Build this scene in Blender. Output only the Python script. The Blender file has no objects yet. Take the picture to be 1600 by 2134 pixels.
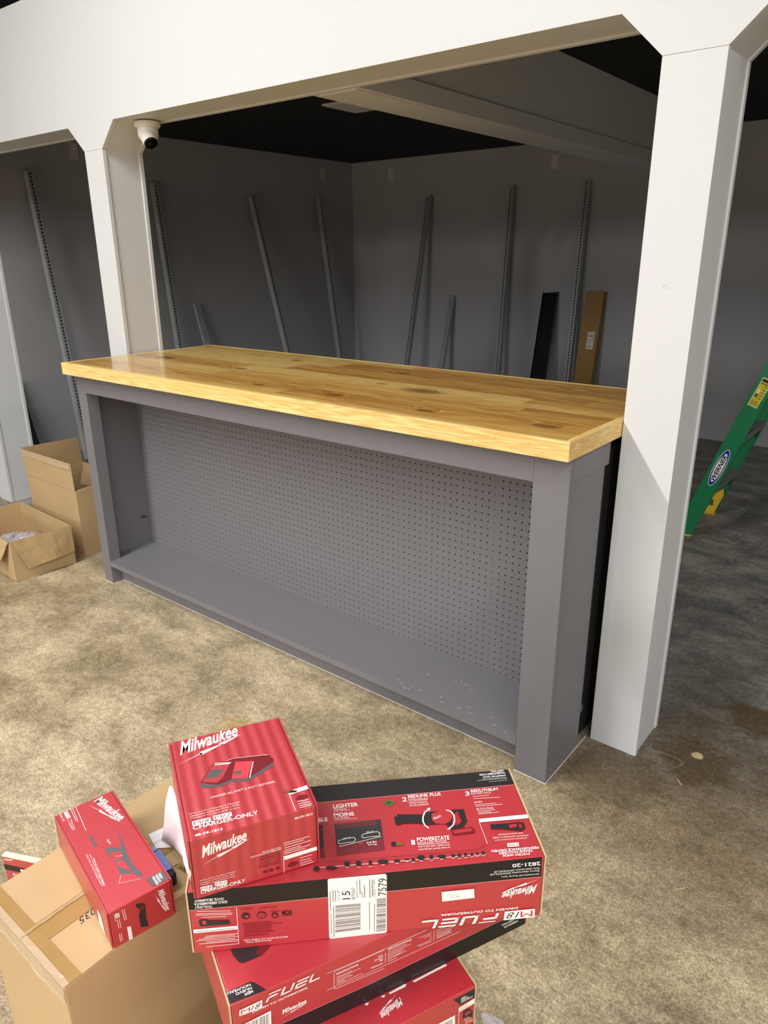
import bpy, math, random
from mathutils import Vector, Matrix
random.seed(7)
S = bpy.context.scene
COL = S.collection
# ---------------------------------------------------------------- camera
CAMP = Vector((0.7535, -1.7222, 1.532)); YAW, PITCH, ROLL, FPX = 0.6749, 0.3404, -0.0065, 1508.8
d = Vector((-math.sin(YAW)*math.cos(PITCH), math.cos(YAW)*math.cos(PITCH), -math.sin(PITCH)))
r0 = d.cross(Vector((0, 0, 1))).normalized(); u0 = r0.cross(d)
r = math.cos(ROLL)*r0 + math.sin(ROLL)*u0; u = -math.sin(ROLL)*r0 + math.cos(ROLL)*u0
cd = bpy.data.cameras.new('camera'); cam = bpy.data.objects.new('camera', cd); COL.objects.link(cam)
cam.matrix_world = Matrix(((r.x, u.x, -d.x, CAMP.x), (r.y, u.y, -d.y, CAMP.y), (r.z, u.z, -d.z, CAMP.z), (0, 0, 0, 1)))
cd.sensor_fit = 'VERTICAL'; cd.sensor_height = 36.0; cd.lens = 36.0*FPX/2134; cd.clip_start = .02
S.camera = cam
# ---------------------------------------------------------------- light
S.view_settings.view_transform = 'Standard'; S.view_settings.look = 'None'; S.view_settings.gamma = 1
S.view_settings.exposure = -0.12
W = bpy.data.worlds.new('world'); S.world = W; W.use_nodes = True
W.node_tree.nodes['Background'].inputs[0].default_value = (.95, .97, 1, 1); W.node_tree.nodes['Background'].inputs[1].default_value = .12
def tube(x, y0, y1, z, power, col=(1, .99, .975), w=.09):
    l = bpy.data.lights.new('strip_light', 'AREA'); l.shape = 'RECTANGLE'; l.size = w; l.size_y = y1-y0; l.energy = power; l.color = col
    o = bpy.data.objects.new('strip_light', l); o.location = (x, (y0+y1)/2, z); COL.objects.link(o); return o
# rows of LED strips under the hall ceiling, running front to back
tube(-1.76, -8.0, -0.9, 3.6, 420)
tube(2.1, -9.0, -1.0, 3.6, 270)
tube(6.3, -9.0, 0.2, 3.6, 520)
tube(-1.76, -27.0, -12.0, 3.4, 2300)
tube(2.1, -27.0, -12.0, 3.4, 2300)
# ---------------------------------------------------------------- helpers
def lin(c):
    if isinstance(c, str): c = [int(c[i:i+2], 16)/255 for i in (0, 2, 4)]
    return tuple((x/12.92 if x <= .04045 else ((x+.055)/1.055)**2.4) for x in c)+(1,)
def mat(name, col, rough=.5, metal=0, spec=.5, bump=0, bscale=40, var=0, vscale=5, alpha=1, coat=0):
    m = bpy.data.materials.new(name); m.use_nodes = True; n = m.node_tree; b = n.nodes['Principled BSDF']
    c = lin(col); b.inputs['Base Color'].default_value = c; b.inputs['Roughness'].default_value = rough
    b.inputs['Metallic'].default_value = metal; b.inputs['Specular IOR Level'].default_value = spec
    b.inputs['Coat Weight'].default_value = coat; b.inputs['Coat Roughness'].default_value = .42
    if alpha < 1: b.inputs['Alpha'].default_value = alpha
    if bump or var:
        tc = n.nodes.new('ShaderNodeTexCoord')
        if bump:
            t = n.nodes.new('ShaderNodeTexNoise'); t.inputs['Scale'].default_value = bscale; t.inputs['Detail'].default_value = 4
            n.links.new(tc.outputs['Object'], t.inputs['Vector'])
            bp = n.nodes.new('ShaderNodeBump'); bp.inputs['Strength'].default_value = bump; bp.inputs['Distance'].default_value = .004
            n.links.new(t.outputs['Fac'], bp.inputs['Height']); n.links.new(bp.outputs['Normal'], b.inputs['Normal'])
        if var:
            t = n.nodes.new('ShaderNodeTexNoise'); t.inputs['Scale'].default_value = vscale; t.inputs['Detail'].default_value = 5
            n.links.new(tc.outputs['Object'], t.inputs['Vector'])
            h = n.nodes.new('ShaderNodeHueSaturation'); h.inputs['Color'].default_value = c
            mr = n.nodes.new('ShaderNodeMapRange'); mr.inputs['From Min'].default_value = .3; mr.inputs['From Max'].default_value = .7
            mr.inputs['To Min'].default_value = 1-var; mr.inputs['To Max'].default_value = 1+var
            n.links.new(t.outputs['Fac'], mr.inputs['Value']); n.links.new(mr.outputs['Result'], h.inputs['Value'])
            n.links.new(h.outputs['Color'], b.inputs['Base Color'])
    return m
class MB:
    """collects faces, builds one mesh"""
    def __init__(s): s.v = []; s.f = []; s.m = []; s.mats = []
    def mi(s, m):
        if m not in s.mats: s.mats.append(m)
        return s.mats.index(m)
    def add(s, vs, fs, m=None):
        o = len(s.v); s.v += [tuple(p) for p in vs]; s.f += [tuple(i+o for i in f) for f in fs]
        s.m += [s.mi(m) if m else 0]*len(fs); return s
    def box(s, x0, x1, y0, y1, z0, z1, m=None, M=None):
        vs = [Vector((x, y, z)) for x in (x0, x1) for y in (y0, y1) for z in (z0, z1)]
        if M: vs = [M @ p for p in vs]
        return s.add(vs, [(0, 1, 3, 2), (4, 6, 7, 5), (0, 4, 5, 1), (2, 3, 7, 6), (0, 2, 6, 4), (1, 5, 7, 3)], m)
    def prism(s, pts, n, m=None):
        """pts polygon (3D), extruded by vector n"""
        k = len(pts); a = [Vector(p) for p in pts]; n = Vector(n)
        return s.add(a+[p+n for p in a], [tuple(range(k))[::-1], tuple(range(k, 2*k))]+[(i, (i+1) % k, k+(i+1) % k, k+i) for i in range(k)], m)
    def cyl(s, p0, p1, r0, r1=None, n=24, m=None, cap=True):
        r1 = r0 if r1 is None else r1; p0 = Vector(p0); p1 = Vector(p1); a = (p1-p0).normalized()
        e = a.cross(Vector((0, 0, 1)) if abs(a.z) < .9 else Vector((1, 0, 0))).normalized(); g = a.cross(e)
        ring = [e*math.cos(2*math.pi*i/n)+g*math.sin(2*math.pi*i/n) for i in range(n)]
        return s.add([p0+q*r0 for q in ring]+[p1+q*r1 for q in ring], [(i, (i+1) % n, n+(i+1) % n, n+i) for i in range(n)]+([tuple(range(n))[::-1], tuple(range(n, 2*n))] if cap else []), m)
    def build(s, name, m=None, parent=None, loc=(0, 0, 0), bevel=0, smooth=False, seg=2, M=None):
        me = bpy.data.meshes.new(name); L = Vector(loc)
        me.from_pydata([Vector(p)-L for p in s.v], [], s.f); me.validate()
        if s.mats:
            for q in s.mats: me.materials.append(q)
            if len(me.polygons) == len(s.m): me.polygons.foreach_set('material_index', s.m)
        if m: me.materials.append(m) if not s.mats else None
        o = bpy.data.objects.new(name, me); COL.objects.link(o); o.location = L
        if parent:
            o.parent = parent; o.matrix_parent_inverse = PINV(parent)
        import bmesh
        if not s.mats or len(s.mats) < 2:
            b = bmesh.new(); b.from_mesh(me); bmesh.ops.recalc_face_normals(b, faces=b.faces); b.to_mesh(me); b.free()
        if bevel:
            mo = o.modifiers.new('bevel', 'BEVEL'); mo.width = bevel; mo.segments = seg; mo.limit_method = 'ANGLE'; mo.angle_limit = .6
        if smooth: me.polygons.foreach_set('use_smooth', [True]*len(me.polygons))
        me.update(); return o
def wmat(o):
    m = Matrix.LocRotScale(o.location, o.rotation_euler, o.scale)
    return (wmat(o.parent) @ o.matrix_parent_inverse @ m) if o.parent else m
def PINV(p): return wmat(p).inverted()
def thing(name, loc, label, cat, group=None):
    o = bpy.data.objects.new(name, None); COL.objects.link(o); o.location = loc; o.empty_display_size = .05
    return tag(o, label, cat, group)
def tag(o, label, cat, group=None):
    o['label'] = label; o['category'] = cat
    if group: o['group'] = group
    return o
def struct(o): o['kind'] = 'structure'; return o
def hsv_wood(name, edge=False, along=0):
    m = bpy.data.materials.new(name); m.use_nodes = True; n = m.node_tree; N = n.nodes.new; K = n.links.new; b = n.nodes['Principled BSDF']
    tc = N('ShaderNodeTexCoord'); sep = N('ShaderNodeSeparateXYZ'); K(tc.outputs['Object'], sep.inputs[0])
    def math_(op, a, b_=None, c_=None):
        q = N('ShaderNodeMath'); q.operation = op
        for i, x in enumerate((a, b_, c_)):
            if x is None: continue
            if isinstance(x, (int, float)): q.inputs[i].default_value = x
            else: K(x, q.inputs[i])
        return q.outputs[0]
    X, Y, Z = (sep.outputs[i] for i in (0, 1, 2))
    if not edge:
        row = math_('FLOOR', math_('DIVIDE', math_('ADD', Y, .0), .1417))
        wn = N('ShaderNodeTexWhiteNoise'); wn.noise_dimensions = '1D'; K(row, wn.inputs['W'])
        # staggered joints
        seg = math_('FLOOR', math_('DIVIDE', math_('ADD', X, math_('MULTIPLY', wn.outputs['Value'], 1.9)), 1.35))
        wn2 = N('ShaderNodeTexWhiteNoise'); wn2.noise_dimensions = '2D'; cx = N('ShaderNodeCombineXYZ'); K(row, cx.inputs[0]); K(seg, cx.inputs[1]); K(cx.outputs[0], wn2.inputs['Vector'])
        rnd = wn2.outputs['Value']
    else:
        rnd = math_('MULTIPLY', X, 0)
    # knots: local ripple of the grain
    knots = [] if edge else [(-2.20, .34, 1.0), (-1.644, .31, .55), (-.713, .329, 1.25), (-.922, .362, .35), (-1.271, .077, .5), (-.912, .089, .55), (-.51, .058, .5), (-.122, .085, .6), (-1.01, .611, .5), (-1.62, .62, .4)]
    cmb = N('ShaderNodeCombineXYZ')
    if along == 0: K(math_('MULTIPLY', X, .35), cmb.inputs[0]); K(math_('MULTIPLY', Y, 9 if not edge else 4), cmb.inputs[1])
    else: K(math_('MULTIPLY', X, 9), cmb.inputs[0]); K(math_('MULTIPLY', Y, .8), cmb.inputs[1])
    K(math_('ADD', math_('MULTIPLY', Z, 9 if not edge else 14), math_('MULTIPLY', rnd, 37)), cmb.inputs[2])
    vec = cmb.outputs[0]; kmask = None
    for kx, ky, ks in knots:
        dx = math_('MULTIPLY', math_('SUBTRACT', X, kx), .45); dy = math_('SUBTRACT', Y, ky)
        d2 = math_('SQRT', math_('ADD', math_('MULTIPLY', dx, dx), math_('MULTIPLY', dy, dy)))
        g = math_('POWER', 2.718, math_('MULTIPLY', math_('DIVIDE', d2, .030*ks), -1))
        kmask = g if kmask is None else math_('MAXIMUM', kmask, g)
    if kmask is not None:
        va = N('ShaderNodeVectorMath'); va.operation = 'ADD'; cc = N('ShaderNodeCombineXYZ'); K(math_('MULTIPLY', kmask, 1.5), cc.inputs[1]); K(vec, va.inputs[0]); K(cc.outputs[0], va.inputs[1]); vec = va.outputs[0]
    n1 = N('ShaderNodeTexNoise'); n1.inputs['Scale'].default_value = 2.2; n1.inputs['Detail'].default_value = 3; K(vec, n1.inputs['Vector'])
    rings = math_('ADD', math_('MULTIPLY', math_('SINE', math_('MULTIPLY', n1.outputs['Fac'], 95 if not edge else 120)), .5), .5)
    n2 = N('ShaderNodeTexNoise'); n2.inputs['Scale'].default_value = 14; n2.inputs['Detail'].default_value = 6; K(vec, n2.inputs['Vector'])
    n3 = N('ShaderNodeTexNoise'); n3.inputs['Scale'].default_value = .9; n3.inputs['Detail'].default_value = 2; K(vec, n3.inputs['Vector'])
    fac = math_('ADD', math_('MULTIPLY', rings, .30 if not edge else .45), math_('ADD', math_('MULTIPLY', n2.outputs['Fac'], .45), math_('MULTIPLY', n3.outputs['Fac'], .62)))
    if not edge: fac = math_('ADD', fac, math_('SUBTRACT', math_('MULTIPLY', math_('SUBTRACT', rnd, .5), .42), .05))
    rp = N('ShaderNodeValToRGB'); e = rp.color_ramp.elements; e[0].position = .30; e[1].position = .95
    if edge: e[0].color = lin('F6DF9E'); e[1].color = lin('D9AC60')
    else: e[0].color = lin('EBCB80'); e[1].color = lin('A56F2C')
    if not edge: q = e.new(.6); q.color = lin('D9AA57')
    K(fac, rp.inputs[0]); col = rp.outputs[0]
    def mix(c1, f, c2):
        q = N('ShaderNodeMix'); q.data_type = 'RGBA'; K(c1, q.inputs[6]); q.inputs[7].default_value = lin(c2); K(f, q.inputs[0]); return q.outputs[2]
    if kmask is not None:
        kf = N('ShaderNodeMapRange'); kf.inputs['From Min'].default_value = .25; kf.inputs['From Max'].default_value = .5; K(kmask, kf.inputs['Value'])
        kk = math_('MULTIPLY', kf.outputs[0], math_('ADD', .35, math_('MULTIPLY', n2.outputs['Fac'], .75))); col = mix(col, kk, '6A3810')
    if not edge:
        fr = math_('FRACT', math_('DIVIDE', Y, .1417)); edge_ = math_('LESS_THAN', fr, .012); col = mix(col, math_('MULTIPLY', edge_, .45), '6B4218')
    K(col, b.inputs['Base Color']); b.inputs['Roughness'].default_value = .5 if edge else .34
    if not edge: b.inputs['Coat Weight'].default_value = .55; b.inputs['Coat Roughness'].default_value = .07
    return m
def floor_mat():
    m = bpy.data.materials.new('concrete'); m.use_nodes = True; n = m.node_tree; N = n.nodes.new; K = n.links.new; b = n.nodes['Principled BSDF']
    tc = N('ShaderNodeTexCoord'); P = tc.outputs['Object']
    def noise(s, dt=6, rough=.6, dist=0, vec=P):
        t = N('ShaderNodeTexNoise'); t.inputs['Scale'].default_value = s; t.inputs['Detail'].default_value = dt; t.inputs['Roughness'].default_value = rough; t.inputs['Distortion'].default_value = dist; K(vec, t.inputs['Vector']); return t.outputs['Fac']
    def ramp(f, stops):
        r_ = N('ShaderNodeValToRGB'); e = r_.color_ramp.elements
        for i, (p, c) in enumerate(stops):
            q = e[i] if i < 2 else e.new(p); q.position = p; q.color = c if isinstance(c, tuple) else lin(c)
        K(f, r_.inputs[0]); return r_.outputs[0]
    def mix(a, b_, f, mode='MIX'):
        q = N('ShaderNodeMix'); q.data_type = 'RGBA'; q.blend_type = mode
        for s_, x in ((6, a), (7, b_), (0, f)):
            if isinstance(x, (float, int)): q.inputs[s_].default_value = x
            elif isinstance(x, tuple): q.inputs[s_].default_value = x
            else: K(x, q.inputs[s_])
        return q.outputs[2]
    mp = N('ShaderNodeMapping'); mp.inputs['Scale'].default_value = (.7, 1.0, 1); mp.inputs['Rotation'].default_value = (0, 0, .5); K(P, mp.inputs[0])
    big = noise(1.7, 5, .62, .6, mp.outputs[0]); mid = noise(5.5, 14, .78, .25, mp.outputs[0]); fine = noise(48, 9, .82, .1)
    c1 = ramp(mid, [(.36, '8F8066'), (.50, 'B3A286'), (.63, 'CBBB9A')])
    c2 = ramp(mid, [(.36, '75674E'), (.50, '988869'), (.63, 'B7A684')])
    col = mix(c1, c2, ramp(big, [(.40, (0, 0, 0, 1)), (.62, (1, 1, 1, 1))]))
    # pale worn flecks
    col = mix(col, lin('DDCFB0'), ramp(noise(19, 9, .8, 1.5), [(.60, (0, 0, 0, 1)), (.76, (.55, .55, .55, 1))]))
    # inside the stall and to the right the slab is bare grey sealed concrete
    sep = N('ShaderNodeSeparateXYZ'); K(P, sep.inputs[0])
    a = N('ShaderNodeMath'); a.operation = 'MULTIPLY_ADD'; K(big, a.inputs[0]); a.inputs[1].default_value = 1.3; K(sep.outputs[1], a.inputs[2])
    a2 = N('ShaderNodeMath'); a2.operation = 'MULTIPLY_ADD'; K(mid, a2.inputs[0]); a2.inputs[1].default_value = .5; K(a.outputs[0], a2.inputs[2])
    gm = ramp(a2.outputs[0], [(.0, (0, 0, 0, 1)), (1, (1, 1, 1, 1))])
    mr = N('ShaderNodeMapRange'); mr.inputs['From Min'].default_value = .92; mr.inputs['From Max'].default_value = 1.35; K(a2.outputs[0], mr.inputs['Value'])
    grey = ramp(mid, [(.36, '5F5D57'), (.5, '83817A'), (.62, 'A3A199')])
    col = mix(col, grey, mr.outputs[0])
    # damp dark stain around the foot of the right column
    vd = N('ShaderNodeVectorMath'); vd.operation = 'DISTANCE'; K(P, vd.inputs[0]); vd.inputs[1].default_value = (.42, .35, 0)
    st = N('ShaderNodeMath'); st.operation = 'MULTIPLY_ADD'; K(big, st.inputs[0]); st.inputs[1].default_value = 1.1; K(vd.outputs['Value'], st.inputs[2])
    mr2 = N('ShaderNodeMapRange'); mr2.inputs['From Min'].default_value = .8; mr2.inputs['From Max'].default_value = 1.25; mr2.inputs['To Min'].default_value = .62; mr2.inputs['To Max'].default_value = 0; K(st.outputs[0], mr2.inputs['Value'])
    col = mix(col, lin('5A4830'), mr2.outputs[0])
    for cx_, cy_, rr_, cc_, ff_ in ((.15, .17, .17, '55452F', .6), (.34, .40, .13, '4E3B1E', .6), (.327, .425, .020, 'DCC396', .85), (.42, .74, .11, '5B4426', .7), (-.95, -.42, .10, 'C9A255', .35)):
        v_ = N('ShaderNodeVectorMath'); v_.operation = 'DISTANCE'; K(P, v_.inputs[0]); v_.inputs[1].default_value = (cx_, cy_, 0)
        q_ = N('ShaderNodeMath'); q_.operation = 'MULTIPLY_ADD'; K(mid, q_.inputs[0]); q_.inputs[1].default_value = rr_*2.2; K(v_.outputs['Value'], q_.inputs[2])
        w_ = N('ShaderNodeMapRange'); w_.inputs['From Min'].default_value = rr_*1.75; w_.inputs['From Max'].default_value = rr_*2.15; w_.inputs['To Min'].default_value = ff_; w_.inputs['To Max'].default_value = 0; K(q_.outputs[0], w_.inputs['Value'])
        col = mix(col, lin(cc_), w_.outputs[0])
    spk = noise(170, 4, .7)
    col = mix(col, ramp(spk, [(.34, (.45, .45, .45, 1)), (.68, (1.7, 1.67, 1.62, 1))]), .8, 'MULTIPLY')
    col = mix(col, ramp(fine, [(.36, (.55, .55, .55, 1)), (.64, (1.45, 1.44, 1.42, 1))]), .8, 'MULTIPLY')
    # hairline scratches
    vo = N('ShaderNodeTexVoronoi'); vo.feature = 'DISTANCE_TO_EDGE'; vo.inputs['Scale'].default_value = 1.6
    wv = N('ShaderNodeVectorMath'); wv.operation = 'ADD'; tn = N('ShaderNodeTexNoise'); tn.inputs['Scale'].default_value = 3; K(P, tn.inputs['Vector']); K(P, wv.inputs[0]); K(tn.outputs['Color'], wv.inputs[1]); K(wv.outputs[0], vo.inputs['Vector'])
    cr = ramp(vo.outputs['Distance'], [(0, (.16, .16, .16, 1)), (.0022, (0, 0, 0, 1))])
    col = mix(col, lin('D9CBA6'), cr)
    K(col, b.inputs['Base Color'])
    rr = N('ShaderNodeMapRange'); rr.inputs['To Min'].default_value = .38; rr.inputs['To Max'].default_value = .62; K(mid, rr.inputs['Value']); K(rr.outputs[0], b.inputs['Roughness'])
    bp = N('ShaderNodeBump'); bp.inputs['Strength'].default_value = .6; bp.inputs['Distance'].default_value = .004; K(fine, bp.inputs['Height']); K(bp.outputs[0], b.inputs['Normal'])
    return m
MW = mat('white_paint', 'CFD0D0', .45, bump=.05, bscale=30)
MWB = mat('white_plastic', 'E9E7E2', .35)
MPLATE = mat('outlet_plastic', 'D0CDC8', .4)
MGW = mat('grey_wall_paint', 'B2B1B3', .6, bump=.04, bscale=25, var=.03, vscale=1.2)
MBLK = mat('black_ceiling_and_slot_shade', '0B0B0D', .9)
MCAB = mat('grey_cabinet_paint', '737175', .42, bump=.1, bscale=60)
MDK = mat('dark_void_paint', '1A1919', .8)
MWOOD = hsv_wood('pine_planks'); MEDGE = hsv_wood('pine_edge', True); MEDGE2 = hsv_wood('pine_end_edge', True, 1)
MSTEEL = mat('galvanised_steel', 'ACAFB1', .42, metal=.15, var=.08, vscale=8)
MSTEEL2 = mat('galvanised_steel_side', '8D9091', .45, metal=.45, var=.08, vscale=8)
MCARD = mat('cardboard', 'B79A70', .75, var=.05, vscale=6, bump=.08, bscale=70)
MCARDIN = mat('cardboard_inside', 'AC8F65', .8, var=.05, vscale=6)
MCARDD = mat('cardboard_dark', '8A6436', .75, var=.05)
MTAPE = mat('packing_tape', 'A28150', .22, var=.08, vscale=20)
MTAPEC = mat('clear_tape', 'D9C3A6', .15, bump=.7, bscale=35, alpha=.55)
MKRAFT = mat('kraft_edge', 'C9AE84', .8)
P = {'w': mat('print_white', 'F2EEEA', .4), 'k': mat('print_black', '121012', .35), 'k2': mat('print_charcoal', '2A2527', .38), 'r': mat('carton_red', 'B4202C', .45, coat=1, spec=.8),
     'r2': mat('carton_light_red', 'D8404A', .4), 'r3': mat('carton_red_plain', 'B4202C', .36), 'dr': mat('print_dark_red', '741520', .4), 'g': mat('print_grey', '5A5658', .4), 'g2': mat('print_dark_grey', '3A3335', .4),
     'g3': mat('print_wine', '7A2A33', .4), 'g4': mat('print_mid_grey', '605C60', .4), 'p': mat('print_pink', 'E8A0A0', .4), 'br': mat('torn_brown', '7A5226', .8), 'gr': mat('print_green', '4E6A2E', .5)}
MGREEN = mat('green_fibreglass', '1C7A4C', .4); MYEL = mat('yellow_plastic', 'E0B82C', .45); MALU = mat('worn_aluminium', '8F8C86', .5, metal=.3)
MBAR = mat('black_metal', '201B19', .35)
MPL = mat('clear_plastic_wrap', 'D6D2D2', .12, bump=.9, bscale=25, alpha=.55)
MPAPER = mat('white_paper', 'E9DDE2', .6)
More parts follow.
